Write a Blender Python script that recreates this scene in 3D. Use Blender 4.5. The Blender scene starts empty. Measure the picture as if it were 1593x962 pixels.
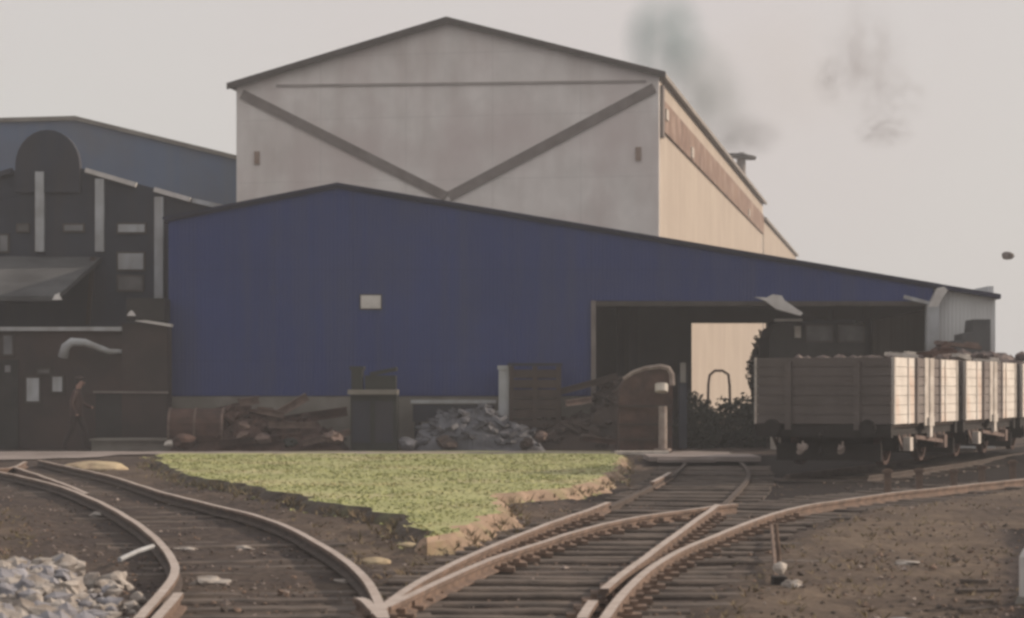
import bpy, bmesh, math, random
from mathutils import Vector, Matrix, noise
import numpy as np
random.seed(7)
sc = bpy.context.scene
C = sc.collection
# ------------------------------------------------------------------ camera, world, sun, exposure
W0, H0, F, CX, HY, CZ = 1593.0, 962.0, 3400.0, 796.5, 605.0, 1.6
cam_d = bpy.data.cameras.new('camera'); cam = bpy.data.objects.new('camera', cam_d); C.objects.link(cam)
cam.location = (0, 0, CZ); cam.rotation_euler = (math.radians(90), 0, 0)
cam_d.sensor_width = 36; cam_d.lens = 36*F/W0; cam_d.shift_y = (HY-H0/2)/W0
cam_d.clip_start = 0.1; cam_d.clip_end = 4000
cam_d.dof.use_dof = True; cam_d.dof.focus_distance = 34.0; cam_d.dof.aperture_fstop = 3.2
sc.camera = cam
SUN_EL, SUN_AZ = math.radians(25), math.radians(78)   # azimuth measured from +Y towards +X
sd = Vector((math.sin(SUN_AZ)*math.cos(SUN_EL), math.cos(SUN_AZ)*math.cos(SUN_EL), math.sin(SUN_EL)))
w = bpy.data.worlds.new('World'); sc.world = w; w.use_nodes = True
nt = w.node_tree; nt.nodes.clear()
out = nt.nodes.new('ShaderNodeOutputWorld'); bg = nt.nodes.new('ShaderNodeBackground'); bg.inputs['Strength'].default_value = 0.1
sky = nt.nodes.new('ShaderNodeTexSky'); sky.sky_type = 'NISHITA'; sky.sun_disc = False
sky.sun_elevation = SUN_EL; sky.sun_rotation = SUN_AZ; sky.dust_density = 4; sky.air_density = 1.2
tc = nt.nodes.new('ShaderNodeTexCoord'); nz = nt.nodes.new('ShaderNodeTexNoise'); nz.inputs['Scale'].default_value = 5.0
nz.inputs['Detail'].default_value = 2
cr = nt.nodes.new('ShaderNodeValToRGB')
cr.color_ramp.elements[0].position = .35; cr.color_ramp.elements[0].color = (6.1, 5.93, 5.74, 1)
cr.color_ramp.elements[1].position = .65; cr.color_ramp.elements[1].color = (6.0, 5.5, 5.4, 1)
mx = nt.nodes.new('ShaderNodeMixRGB'); mx.inputs['Fac'].default_value = .9
nt.links.new(tc.outputs['Generated'], nz.inputs['Vector']); nt.links.new(nz.outputs['Fac'], cr.inputs['Fac'])
nt.links.new(sky.outputs['Color'], mx.inputs['Color1']); nt.links.new(cr.outputs['Color'], mx.inputs['Color2'])
nt.links.new(mx.outputs['Color'], bg.inputs['Color']); nt.links.new(bg.outputs['Background'], out.inputs['Surface'])
sl = bpy.data.lights.new('sun', 'SUN'); sl.energy = 3.8; sl.angle = math.radians(0.8); sl.color = (1, .82, .66)
so = bpy.data.objects.new('sun', sl); C.objects.link(so); so.rotation_euler = sd.to_track_quat('Z', 'Y').to_euler()
so.location = (60, 20, 60)
vs = sc.view_settings; vs.view_transform = 'Standard'; vs.look = 'None'; vs.exposure = 0.25; vs.gamma = 1; vs.use_curve_mapping = False
sc.render.engine = 'CYCLES'; sc.cycles.use_denoising = True; sc.cycles.max_bounces = 6
sc.cycles.volume_bounces = 0; sc.cycles.volume_step_rate = 2.0; sc.cycles.filter_width = 3.0

# ------------------------------------------------------------------ pixel -> place
def P(px, py, d): return Vector(((px-CX)/F*d, d, CZ-(py-HY)/F*d))
def G(px, py, z=0.1):
    d = (CZ-z)*F/(py-HY); return Vector(((px-CX)/F*d, d, z))
def X(px, d): return (px-CX)/F*d
def Z(py, d): return CZ-(py-HY)/F*d

# ------------------------------------------------------------------ materials
def mat(name, c1, c2=None, scale=3.0, rough=.85, bump=0.0, metal=0.0, streak=None, ribs=None, blotch=None, brick=None, detail=6, seed=0.0):
    m = bpy.data.materials.new(name); m.use_nodes = True
    n, l = m.node_tree.nodes, m.node_tree.links
    b = n['Principled BSDF']; b.inputs['Roughness'].default_value = rough; b.inputs['Metallic'].default_value = metal
    try: b.inputs['Specular IOR Level'].default_value = .3
    except Exception: pass
    t = n.new('ShaderNodeTexCoord'); mp = n.new('ShaderNodeMapping'); l.new(t.outputs['Object'], mp.inputs['Vector'])
    mp.inputs['Location'].default_value = (seed, seed*1.7, seed*.6)
    c2 = c2 or tuple(x*.75 for x in c1)
    no = n.new('ShaderNodeTexNoise'); no.inputs['Scale'].default_value = scale; no.inputs['Detail'].default_value = detail
    l.new(mp.outputs['Vector'], no.inputs['Vector'])
    r = n.new('ShaderNodeValToRGB'); r.color_ramp.elements[0].position = .34; r.color_ramp.elements[1].position = .66
    r.color_ramp.elements[0].color = (*c2, 1); r.color_ramp.elements[1].color = (*c1, 1)
    l.new(no.outputs['Fac'], r.inputs['Fac']); col = r.outputs['Color']
    def mix(col, facout, rgb, lo, hi, amt):
        rr = n.new('ShaderNodeMapRange'); rr.inputs['From Min'].default_value = lo; rr.inputs['From Max'].default_value = hi
        rr.inputs['To Max'].default_value = amt; l.new(facout, rr.inputs['Value'])
        mm = n.new('ShaderNodeMixRGB'); l.new(rr.outputs['Result'], mm.inputs['Fac']); l.new(col, mm.inputs['Color1'])
        mm.inputs['Color2'].default_value = (*rgb, 1); return mm.outputs['Color']
    if streak:                                   # (rgb, horizontal scale, vertical scale, amount)
        rgb, sh, sv, amt = streak
        mp2 = n.new('ShaderNodeMapping'); l.new(t.outputs['Object'], mp2.inputs['Vector']); mp2.inputs['Scale'].default_value = (sh, sh, sv)
        n2 = n.new('ShaderNodeTexNoise'); n2.inputs['Scale'].default_value = 1; n2.inputs['Detail'].default_value = 4
        l.new(mp2.outputs['Vector'], n2.inputs['Vector']); col = mix(col, n2.outputs['Fac'], rgb, .45, .72, amt)
    if blotch:                                   # (rgb, scale, amount)
        rgb, s2, amt = blotch
        n3 = n.new('ShaderNodeTexNoise'); n3.inputs['Scale'].default_value = s2; n3.inputs['Detail'].default_value = 5
        l.new(mp.outputs['Vector'], n3.inputs['Vector']); col = mix(col, n3.outputs['Fac'], rgb, .5, .68, amt)
    hgt = None
    if brick:                                    # sheet joints: (width, height, amount)
        sx = n.new('ShaderNodeSeparateXYZ'); cx = n.new('ShaderNodeCombineXYZ'); l.new(t.outputs['Object'], sx.inputs[0])
        ad = n.new('ShaderNodeMath'); ad.operation = 'ADD'; l.new(sx.outputs['X'], ad.inputs[0]); l.new(sx.outputs['Y'], ad.inputs[1])
        l.new(ad.outputs[0], cx.inputs['X']); l.new(sx.outputs['Z'], cx.inputs['Y'])
        bk = n.new('ShaderNodeTexBrick'); l.new(cx.outputs[0], bk.inputs['Vector']); bk.inputs['Scale'].default_value = 1
        bk.inputs['Brick Width'].default_value = brick[0]; bk.inputs['Row Height'].default_value = brick[1]
        bk.inputs['Mortar Size'].default_value = .02; bk.inputs['Mortar Smooth'].default_value = .6; bk.offset = 0
        col = mix(col, bk.outputs['Fac'], tuple(x*.6 for x in c2), 0, 1, brick[2])
    l.new(col, b.inputs['Base Color'])
    hs = []
    if bump: hs.append((no.outputs['Fac'], bump, .06))
    if ribs:                                     # (axis, scale, strength)
        wv = n.new('ShaderNodeTexWave'); wv.bands_direction = ribs[0]; wv.inputs['Scale'].default_value = ribs[1]
        l.new(t.outputs['Object'], wv.inputs['Vector']); hs.append((wv.outputs['Fac'], ribs[2], .03))
    prev = None
    for o, st, dist in hs:
        bp = n.new('ShaderNodeBump'); bp.inputs['Strength'].default_value = st; bp.inputs['Distance'].default_value = dist
        l.new(o, bp.inputs['Height'])
        if prev: l.new(prev, bp.inputs['Normal'])
        prev = bp.outputs['Normal']
    if prev: l.new(prev, b.inputs['Normal'])
    return m

M = {}
M['asb'] = mat('cement_sheet', (.78, .745, .715), (.66, .63, .60), .9, .9, .3, streak=((.52, .46, .43), .9, .25, .6), blotch=((.60, .53, .51), .25, .9), brick=(3.3, 2.35, .3))
M['asb_lit'] = mat('cement_sheet_lit', (.44, .385, .325), (.385, .33, .28), .4, .9, .2, streak=((.32, .27, .22), 1.2, .1, .35), brick=(2.2, 2.6, .12))  # sunlit copy of the gable sheeting, its warm tone set in the colour
M['brace'] = mat('stained_steel', (.21, .185, .172), (.15, .128, .12), 2, .8, .2)
M['band'] = mat('rusted_louvre', (.25, .17, .13), (.16, .10, .08), 1.2, .85, .3, blotch=((.35, .27, .22), .8, .7))
M['bluetrim'] = mat('blue_trim', (.03, .035, .07), (.022, .026, .05), 3)
M['edge'] = mat('pale_edge', (.33, .28, .25), (.2, .16, .14), 5, .85, .4)
M['joint'] = mat('joint_stain', (.37, .335, .32), (.28, .25, .24), 1.2, .9, .3)
M['trim'] = mat('dark_trim', (.075, .065, .06), (.05, .045, .04), 3)
M['roof'] = mat('roof_sheet', (.30, .28, .26), (.22, .2, .19), .6, .9, .2, ribs=('X', 2.2, .5))
M['blue'] = mat('blue_sheet', (.030, .050, .172), (.024, .041, .145), .35, .8, .15, streak=((.045, .058, .13), 2.2, .14, .6), blotch=((.045, .056, .12), .3, .6), brick=(1.0, 2.3, .22), ribs=('X', 3.2, .2))
M['plinth'] = mat('concrete_plinth', (.24, .225, .2), (.16, .15, .13), 1.2, .95, .4, blotch=((.12, .1, .09), .8, .7))
M['white'] = mat('white_paint', (.62, .60, .58), (.5, .48, .46), 4, .7, .1)
M['palegrey'] = mat('pale_grey_paint', (.42, .44, .46), (.32, .33, .34), 2, .8, .2, streak=((.2, .18, .16), 3, .5, .6))
M['bluegrey'] = mat('blue_grey_sheet', (.10, .15, .25), (.08, .12, .2), .25, .8, .2, streak=((.13, .16, .2), 1.2, .1, .6), blotch=((.13, .125, .12), .3, .5))
M['greybay'] = mat('grey_sheet', (.66, .68, .68), (.58, .59, .6), .5, .8, .2, streak=((.46, .46, .46), 2.2, .2, .5), ribs=('X', 3.2, .3))
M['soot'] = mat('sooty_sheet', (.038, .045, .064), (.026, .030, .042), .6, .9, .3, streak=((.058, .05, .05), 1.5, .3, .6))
M['sootbrown'] = mat('sooty_brick', (.062, .048, .046), (.04, .034, .034), 1.3, .95, .4, blotch=((.075, .05, .045), .5, .8))
M['sootroof'] = mat('sooty_roof', (.085, .09, .095), (.05, .052, .055), .8, .8, .3, streak=((.12, .12, .12), .8, .8, .5))
M['black'] = mat('black_paint', (.035, .033, .033), (.02, .02, .02), 2, .7, .2)
M['glass'] = mat('dull_glass', (.20, .205, .21), (.11, .11, .12), 1.5, .35)
M['darkglass'] = mat('dark_glass', (.13, .125, .125), (.05, .05, .05), 1.5, .25)
M['rust'] = mat('rust', (.095, .058, .048), (.05, .034, .03), 3, .95, .6, blotch=((.13, .08, .065), 2, .6))
M['rustpale'] = mat('pale_rust', (.19, .14, .12), (.11, .08, .07), 4, .9, .5)
M['brown'] = mat('brown_timber', (.075, .056, .048), (.045, .036, .033), 2, .95, .5)
M['greenblack'] = mat('green_black_paint', (.038, .042, .037), (.024, .027, .024), 2, .8, .4)
M['slate'] = mat('slate_scrap', (.12, .125, .14), (.055, .055, .062), 2.5, .7, .8, blotch=((.2, .2, .22), 3, .5))
M['rail'] = mat('rail_top', (.50, .43, .38), (.38, .31, .26), 6, .42, .1, metal=.15)
M['raildull'] = mat('dull_rail', (.10, .078, .066), (.06, .048, .042), 5, .85, .4)
M['railside'] = mat('rail_rust', (.20, .14, .108), (.11, .08, .064), 5, .85, .4)
M['sleeper'] = mat('sleeper_timber', (.115, .092, .078), (.055, .046, .041), 3.5, .95, .8, streak=((.17, .142, .12), 1.2, 6, .5))
M['chair'] = mat('rail_chair', (.23, .16, .12), (.12, .088, .07), 8, .9, .5)
M['planks'] = mat('grey_planks', (.74, .70, .64), (.6, .56, .51), 2.5, .85, .3, blotch=((.52, .34, .25), 1.3, .55))
M['endplanks'] = mat('dirty_planks', (.125, .108, .102), (.1, .087, .08), 2, .9, .4, streak=((.13, .11, .10), .5, 5, .5))
M['ironpale'] = mat('pale_iron', (.58, .54, .49), (.4, .36, .32), 4, .8, .3)
M['under'] = mat('underside_shade_black', (.025, .021, .02), (.015, .013, .012), 3, .8, .3)
M['stone'] = mat('pale_stone', (.42, .39, .36), (.22, .19, .165), 5, .95, .6)
M['stoneblue'] = mat('blue_stone', (.32, .32, .35), (.17, .165, .175), 5, .95, .6)
M['sand'] = mat('yellow_sand', (.46, .38, .25), (.30, .23, .16), 3, .95, .6)
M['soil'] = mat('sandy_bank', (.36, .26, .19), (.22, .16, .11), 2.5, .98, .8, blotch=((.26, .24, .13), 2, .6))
M['shadedsoil'] = mat('shaded_bank_soil', (.09, .072, .058), (.05, .04, .034), 2.5, .98, .8, blotch=((.13, .13, .07), 2, .6))
M['path'] = mat('pale_cinder_path', (.27, .235, .22), (.17, .145, .135), .8, .95, .5)
M['leafdark'] = mat('dark_leaves', (.035, .04, .028), (.018, .022, .016), 3, .9)
M['bark'] = mat('bark', (.08, .065, .055), (.05, .04, .035), 3, .95)
M['skin'] = mat('skin', (.36, .23, .19), (.3, .19, .16), 3, .7)
M['coat'] = mat('brown_coat', (.095, .062, .055), (.06, .042, .04), 3, .95)
M['trousers'] = mat('dark_trousers', (.055, .042, .04), (.04, .032, .032), 3, .95)
M['load'] = mat('scrap_load', (.13, .10, .095), (.05, .04, .04), 3, .9, .7, blotch=((.22, .18, .16), 3, .6))

# ------------------------------------------------------------------ mesh builder
class MB:
    def __init__(s): s.v = []; s.f = []; s.mi = []
    def add(s, vs_, fs, mi=0):
        k = len(s.v); s.v += [tuple(v) for v in vs_]; s.f += [tuple(i+k for i in f) for f in fs]; s.mi += [mi]*len(fs); return s
    def box(s, c, size, R=None, mi=0):
        hx, hy, hz = size[0]/2, size[1]/2, size[2]/2; c = Vector(c)
        vs_ = [Vector((a*hx, b*hy, e*hz)) for a in (-1, 1) for b in (-1, 1) for e in (-1, 1)]
        if R is not None: vs_ = [R @ v for v in vs_]
        return s.add([c+v for v in vs_], [(0, 1, 3, 2), (4, 6, 7, 5), (0, 4, 5, 1), (2, 3, 7, 6), (0, 2, 6, 4), (1, 5, 7, 3)], mi)
    def span(s, a, b, wd, ht, mi=0):             # a box from a to b
        a, b = Vector(a), Vector(b); d = b-a
        q = d.to_track_quat('X', 'Z').to_matrix(); return s.box((a+b)/2, (d.length, wd, ht), q, mi)
    def prism(s, pts, y0, y1, mi=0):             # polygon in xz, extruded along y
        n = len(pts); bm = bmesh.new()
        a = [bm.verts.new((x, y0, z)) for x, z in pts]; b = [bm.verts.new((x, y1, z)) for x, z in pts]
        from mathutils.geometry import tessellate_polygon
        for t3 in tessellate_polygon([[Vector((x, z, 0)) for x, z in pts]]):
            bm.faces.new([a[i] for i in t3]); bm.faces.new([b[i] for i in t3[::-1]])
        for i in range(n): bm.faces.new((a[i], b[i], b[(i+1) % n], a[(i+1) % n]))
        bmesh.ops.recalc_face_normals(bm, faces=bm.faces)
        bm.verts.index_update(); s.add([v.co for v in bm.verts], [[v.index for v in f.verts] for f in bm.faces], mi); bm.free(); return s
    def tube(s, pts, r, n=8, mi=0, r2=None):
        pts = [Vector(p) for p in pts]; rings = []; k = len(pts)
        for i, p in enumerate(pts):
            d = (pts[min(i+1, k-1)]-pts[max(i-1, 0)]).normalized()
            q = d.to_track_quat('Z', 'Y').to_matrix(); rr = r if r2 is None else r+(r2-r)*i/(k-1)
            rings.append([p+q @ Vector((math.cos(t)*rr, math.sin(t)*rr, 0)) for t in [2*math.pi*j/n for j in range(n)]])
        vs_ = [v for g in rings for v in g]
        fs = [(i*n+j, i*n+(j+1) % n, (i+1)*n+(j+1) % n, (i+1)*n+j) for i in range(k-1) for j in range(n)]
        fs += [tuple(range(n))[::-1], tuple((k-1)*n+j for j in range(n))]
        return s.add(vs_, fs, mi)
    def disc(s, c, axis, r, t, n=20, mi=0):
        a = Vector(axis).normalized(); c = Vector(c); return s.tube([c-a*t/2, c+a*t/2], r, n, mi)
    def rock(s, c, r, sub=2, squash=(1, 1, .7), seed=0, amp=.35, mi=0):
        bm = bmesh.new(); bmesh.ops.create_icosphere(bm, subdivisions=sub, radius=1)
        for v in bm.verts:
            k = 1+amp*noise.noise(v.co*1.3+Vector((seed*3.1, seed, 0)))*1.6
            v.co = Vector((v.co.x*k*squash[0]*r, v.co.y*k*squash[1]*r, v.co.z*k*squash[2]*r))
        bm.verts.index_update(); s.add([Vector(c)+v.co for v in bm.verts], [[v.index for v in f.verts] for f in bm.faces], mi); bm.free(); return s
    def build(s, name, m, parent=None, loc=None, smooth=False):
        me = bpy.data.meshes.new(name); base = Vector(loc) if loc is not None else Vector((0, 0, 0))
        off = base
        if parent is not None:
            r_ = parent
            while r_.parent: r_ = r_.parent
            off = Vector(r_.location) if r_.get('_w') else Vector((0, 0, 0))
        me.from_pydata([tuple(Vector(v)-off) for v in s.v], [], s.f); me.update()
        for mm in (m if isinstance(m, (list, tuple)) else [m]): me.materials.append(mm)
        me.polygons.foreach_set('material_index', s.mi)
        if smooth: me.polygons.foreach_set('use_smooth', [True]*len(s.f))
        bm = bmesh.new(); bm.from_mesh(me); bmesh.ops.recalc_face_normals(bm, faces=bm.faces); bm.to_mesh(me); bm.free()
        o = bpy.data.objects.new(name, me); C.objects.link(o)
        if parent is not None: o.parent = parent
        elif loc is not None: o.location = base
        return o

def tag(o, label=None, cat=None, group=None, kind=None):
    if label: o['label'] = label
    if cat: o['category'] = cat
    if group: o['group'] = group
    if kind: o['kind'] = kind
    return o
def thing(name, label, cat, loc=(0, 0, 0), rz=0, group=None, world=True):   # world: parts are given in world coordinates
    o = bpy.data.objects.new(name, None); C.objects.link(o); o.location = loc; o.rotation_euler = (0, 0, rz)
    if world: o['_w'] = 1
    o.empty_display_size = .3
    return tag(o, label, cat, group)
def kids(o): return [c for c in bpy.data.objects if c.parent == o]
def copy_tree(o, parent=None):
    c = o.copy(); C.objects.link(c); c.parent = parent
    for ch in kids(o): copy_tree(ch, c)
    return c

# ------------------------------------------------------------------ track lines (measured rail heads)
def line(pts): return [G(*p) for p in pts]
A1 = line([(215, 962), (236, 938), (262, 910), (276, 889), (268, 870), (245, 840), (200, 805), (130, 770), (60, 747), (-60, 722)])
A2 = line([(598, 962), (585, 925), (565, 895), (530, 865), (470, 830), (410, 805), (330, 785), (250, 765), (165, 739), (60, 716)])
B1 = line([(585, 955), (600, 940), (650, 905), (720, 870), (800, 835), (880, 805), (950, 780), (1045, 735), (1070, 712)])
B2 = line([(905, 962), (930, 922), (1000, 870), (1060, 825), (1110, 790), (1135, 770), (1165, 735), (1150, 712)])
D1 = line([(600, 944), (680, 906), (760, 871), (850, 841), (950, 812), (1050, 795), (1145, 784)])
C1 = line([(934, 972), (975, 915), (1040, 865), (1120, 830), (1200, 800), (1260, 785), (1380, 768), (1480, 757), (1593, 745), (1700, 737)])
def spline(pts, step=.4):
    res = []
    n = len(pts)
    for i in range(n-1):
        p0, p1, p2, p3 = pts[max(i-1, 0)], pts[i], pts[i+1], pts[min(i+2, n-1)]
        k = max(2, int((p2-p1).length/step))
        for j in range(k):
            t = j/k
            res.append(.5*((2*p1)+(-p0+p2)*t+(2*p0-5*p1+4*p2-p3)*t*t+(-p0+3*p1-3*p2+p3)*t**3))
    res.append(pts[-1]); return res
def smooth_line(l, it=6):
    l = list(l)
    for _ in range(it): l = [l[0]]+[(l[i-1]+2*l[i]+l[i+1])/4 for i in range(1, len(l)-1)]+[l[-1]]
    return l
SP = {k: smooth_line(spline(v)) for k, v in dict(A1=A1, A2=A2, B1=B1, B2=B2, D1=D1, C1=C1).items()}
def xat(k, y):
    l = SP[k]; ys = [p.y for p in l]; xs = [p.x for p in l]; return float(np.interp(y, ys, xs))

# ------------------------------------------------------------------ ground
def smooth(a, b, x):
    t = min(1, max(0, (x-a)/(b-a))); return t*t*(3-2*t)
def gh(x, y):
    z = .1*smooth(45, 49, y)
    if y < 62: z += .022*noise.noise(Vector((x*1.3, y*1.3, 0)))+.012*noise.noise(Vector((x*4, y*4, 3)))-.01
    if y < 50 and y > 12:
        yy_ = max(y, 14.3)
        if xat('A1', yy_)-.9 < x < xat('A2', yy_)+.9 or xat('B1', yy_)-.9 < x < xat('C1', yy_)+.8: z -= .035
    if y < 45:
        if x < xat('A1', y)-.7: z += .05*noise.noise(Vector((x*.6, y*.4, 9)))+.05*smooth(.7, 3, xat('A1', y)-x)
        if x > xat('C1', y)+.6: z += .05*noise.noise(Vector((x*.6, y*.4, 5)))+.02
    return z
xs = list(np.arange(-14, 14.01, .11)); ys = list(np.arange(11, 30, .11))+list(np.arange(30, 62, .3))
xs = [-2500, -900, -300, -120, -60, -35, -24, -18]+xs+[18, 24, 35, 60, 120, 300, 900, 2500]
ys = [-300, -60, -10, 4, 8]+ys+[64, 70, 80, 100, 150, 300, 800, 2500]
vsg = []; dirt_shade = []
for y in ys:
    for x in xs:
        vsg.append((x, y, gh(x, y)))
        n1 = noise.noise(Vector((x*.35, y*.18, 1)))+.6*noise.noise(Vector((x*1.4, y*.8, 4)))
        l = 0.15+.12*n1
        if y < 46:
            yy = max(y, 14)
            dl = xat('A1', yy)-.9-x; dr = x-(xat('C1', yy)+.35)
            if dl > 0: l = max(l, smooth(-.2, 1.0, dl)*(.62+.6*n1))
            if dr > 0: l = max(l, smooth(0, .6, dr)*(.66+.5*n1))
            if xat('A2', yy)+.4 < x < xat('B1', yy)-.3: l = max(l, .45+.5*n1)
            if xat('B1', yy) < x < xat('C1', yy) and y < 19: l = max(l, .4+.4*n1)
            if xat('A1', yy) < x < xat('A2', yy) and y < 18.5: l = max(l, .4+.4*n1)
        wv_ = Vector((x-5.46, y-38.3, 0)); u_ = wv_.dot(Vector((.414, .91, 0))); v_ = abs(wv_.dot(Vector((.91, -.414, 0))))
        l -= 1.2*smooth(-9, -5.5, u_)*(1-smooth(1.6, 3.0, v_))*(1 if y < 60 else 0)  # shade under and beside the wagons painted into the ground colour
        if y < 25: l -= 1.1*smooth(0, .25, x-(1545-796.5)/3400*y-.1*noise.noise(Vector((x*3, y*2, 0))))*(y > 17 or True)  # shadow of the right-hand post painted into the ground colour
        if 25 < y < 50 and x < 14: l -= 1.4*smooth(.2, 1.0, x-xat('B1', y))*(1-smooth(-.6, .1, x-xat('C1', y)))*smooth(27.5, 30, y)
        dirt_shade.append(max(-.6, min(1, l)))
nx = len(xs)
fg = [(j*nx+i, j*nx+i+1, (j+1)*nx+i+1, (j+1)*nx+i) for j in range(len(ys)-1) for i in range(nx-1)]
me = bpy.data.meshes.new('ground'); me.from_pydata(vsg, [], fg)
at_ = me.attributes.new('earth_shade', 'FLOAT', 'POINT'); at_.data.foreach_set('value', dirt_shade)
me.polygons.foreach_set('use_smooth', [True]*len(fg))
gm = bpy.data.materials.new('cinder_ground'); gm.use_nodes = True
n, l = gm.node_tree.nodes, gm.node_tree.links
b = n['Principled BSDF']; b.inputs['Roughness'].default_value = .97; b.inputs['Specular IOR Level'].default_value = .1
at = n.new('ShaderNodeAttribute'); at.attribute_name = 'earth_shade'; t = n.new('ShaderNodeTexCoord')
n1 = n.new('ShaderNodeTexNoise'); n1.inputs['Scale'].default_value = 9; n1.inputs['Detail'].default_value = 8; l.new(t.outputs['Object'], n1.inputs['Vector'])
n2 = n.new('ShaderNodeTexNoise'); n2.inputs['Scale'].default_value = 1.2; n2.inputs['Detail'].default_value = 6; l.new(t.outputs['Object'], n2.inputs['Vector'])
r1 = n.new('ShaderNodeValToRGB'); r1.color_ramp.elements[0].color = (.026, .021, .02, 1); r1.color_ramp.elements[1].color = (.088, .071, .066, 1)
r1.color_ramp.elements[0].position = .3; r1.color_ramp.elements[1].position = .72
r2 = n.new('ShaderNodeValToRGB'); r2.color_ramp.elements[0].color = (.075, .057, .045, 1); r2.color_ramp.elements[1].color = (.19, .148, .112, 1)
r2.color_ramp.elements[0].position = .3; r2.color_ramp.elements[1].position = .72
l.new(n1.outputs['Fac'], r1.inputs['Fac'])
mm = n.new('ShaderNodeMath'); mm.operation = 'ADD'; l.new(n1.outputs['Fac'], mm.inputs[0]); l.new(n2.outputs['Fac'], mm.inputs[1])
m5 = n.new('ShaderNodeMath'); m5.operation = 'MULTIPLY'; m5.inputs[1].default_value = .5; l.new(mm.outputs[0], m5.inputs[0]); l.new(m5.outputs[0], r2.inputs['Fac'])
ad = n.new('ShaderNodeMath'); ad.operation = 'ADD'; l.new(at.outputs['Fac'], ad.inputs[0])
s2 = n.new('ShaderNodeMath'); s2.operation = 'MULTIPLY_ADD'; s2.inputs[1].default_value = .9; s2.inputs[2].default_value = -.45; l.new(n2.outputs['Fac'], s2.inputs[0]); l.new(s2.outputs[0], ad.inputs[1]); ad.use_clamp = True
mxx = n.new('ShaderNodeMixRGB'); l.new(ad.outputs[0], mxx.inputs['Fac']); l.new(r1.outputs['Color'], mxx.inputs['Color1']); l.new(r2.outputs['Color'], mxx.inputs['Color2'])
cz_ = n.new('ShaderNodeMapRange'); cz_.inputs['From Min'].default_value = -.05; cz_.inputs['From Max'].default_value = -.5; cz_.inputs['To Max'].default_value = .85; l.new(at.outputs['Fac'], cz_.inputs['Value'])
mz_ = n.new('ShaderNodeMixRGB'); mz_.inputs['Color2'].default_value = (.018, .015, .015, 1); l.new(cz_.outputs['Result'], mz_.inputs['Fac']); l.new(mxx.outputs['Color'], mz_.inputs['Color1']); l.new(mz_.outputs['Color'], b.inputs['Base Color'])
bp = n.new('ShaderNodeBump'); bp.inputs['Strength'].default_value = .9; bp.inputs['Distance'].default_value = .05; l.new(n1.outputs['Fac'], bp.inputs['Height']); l.new(bp.outputs['Normal'], b.inputs['Normal'])
me.materials.append(gm)
g = bpy.data.objects.new('ground', me); C.objects.link(g); tag(g, 'dark cinder yard with brown soil patches and shade painted in by wagons and post', kind='structure')

# pale path behind the grass
pp = MB()
k = 60
top = []
for i in range(k+1):
    x = -18+i*(23/k); y0 = 49.3+.25*noise.noise(Vector((x*.8, 0, 0)))-(1.8*smooth(-8, -11, x)); y1 = 51.6+.3*noise.noise(Vector((x*.7, 5, 0)))
    top += [(x, y0, gh(x, y0)+.03), (x, (y0+y1)/2, .145), (x, y1, gh(x, y1)+.03)]
pp.add(top, [(3*i, 3*i+3, 3*i+4, 3*i+1) for i in range(k)]+[(3*i+1, 3*i+4, 3*i+5, 3*i+2) for i in range(k)])
tag(pp.build('path', M['path']), 'pale trodden path in front of the sheds', kind='structure')

# grass bank
gp = [(250, 703.5), (450, 702.5), (700, 702), (955, 702), (966, 712), (952, 732), (915, 750), (878, 760), (820, 764), (768, 768), (772, 783), (760, 797), (725, 817), (692, 829), (668, 834), (645, 812), (620, 800), (585, 796), (545, 786), (500, 778), (455, 768), (400, 758), (350, 748), (300, 741), (268, 728), (248, 715)]
poly = [G(x, y, .13) for x, y in gp]
ring = []
for i in range(len(poly)):
    a, b_ = poly[i], poly[(i+1) % len(poly)]; kk = max(1, int((b_-a).length/.2))
    for j in range(kk):
        p = a.lerp(b_, j/kk); ring.append(p+Vector((noise.noise(p*1.4), noise.noise(p*.9+Vector((9, 0, 0)))*1.5, 0))*.2+Vector((noise.noise(p*5), noise.noise(p*5+Vector((3, 0, 0)))*2, 0))*.05)
cen = sum(ring, Vector())/len(ring)
def outn(i):
    d = (ring[(i+1) % len(ring)]-ring[i-1]); nn = Vector((d.y, -d.x, 0)).normalized()
    return nn if nn.dot(ring[i]-cen) > 0 or True else -nn
area = sum(ring[i].x*ring[(i+1) % len(ring)].y-ring[(i+1) % len(ring)].x*ring[i].y for i in range(len(ring)))
sg = 1 if area > 0 else -1
bm = bmesh.new(); rt = [bm.verts.new(p) for p in ring]
rm = [bm.verts.new(p+outn(i)*sg*(.08+.08*noise.noise(p*2))+Vector((0, 0, -.05))) for i, p in enumerate(ring)]
rb = [bm.verts.new(p+outn(i)*sg*(.24+.2*noise.noise(p*1.7))+Vector((0, 0, -.2))) for i, p in enumerate(ring)]
f0 = bm.faces.new(rt); N = len(ring)
for i in range(N):
    for q, (u, v) in enumerate(((rt, rm), (rm, rb))):
        ff = bm.faces.new((u[i], v[i], v[(i+1) % N], u[(i+1) % N])); ff.material_index = 1 if outn(i).x*sg > -.05 else 2  # sides turned from the sun take darker soil, shade put into the colour
bmesh.ops.triangulate(bm, faces=[f0]); bmesh.ops.recalc_face_normals(bm, faces=bm.faces)
me = bpy.data.meshes.new('grass_bank'); bm.to_mesh(me); bm.free()
M['grassbase'] = mat('grass_turf', (.345, .355, .165), (.285, .30, .13), .7, .95, .1, blotch=((.38, .34, .2), .45, .8))
M['blade'] = mat('grass_blades', (.37, .385, .18), (.315, .335, .145), .5, .9, blotch=((.44, .385, .23), .4, .9))
me.materials.append(M['grassbase']); me.materials.append(M['soil']); me.materials.append(M['shadedsoil'])
gb = bpy.data.objects.new('grass_bank', me); C.objects.link(gb); tag(gb, 'low raised bank of turf with sandy edges', kind='structure')
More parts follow.
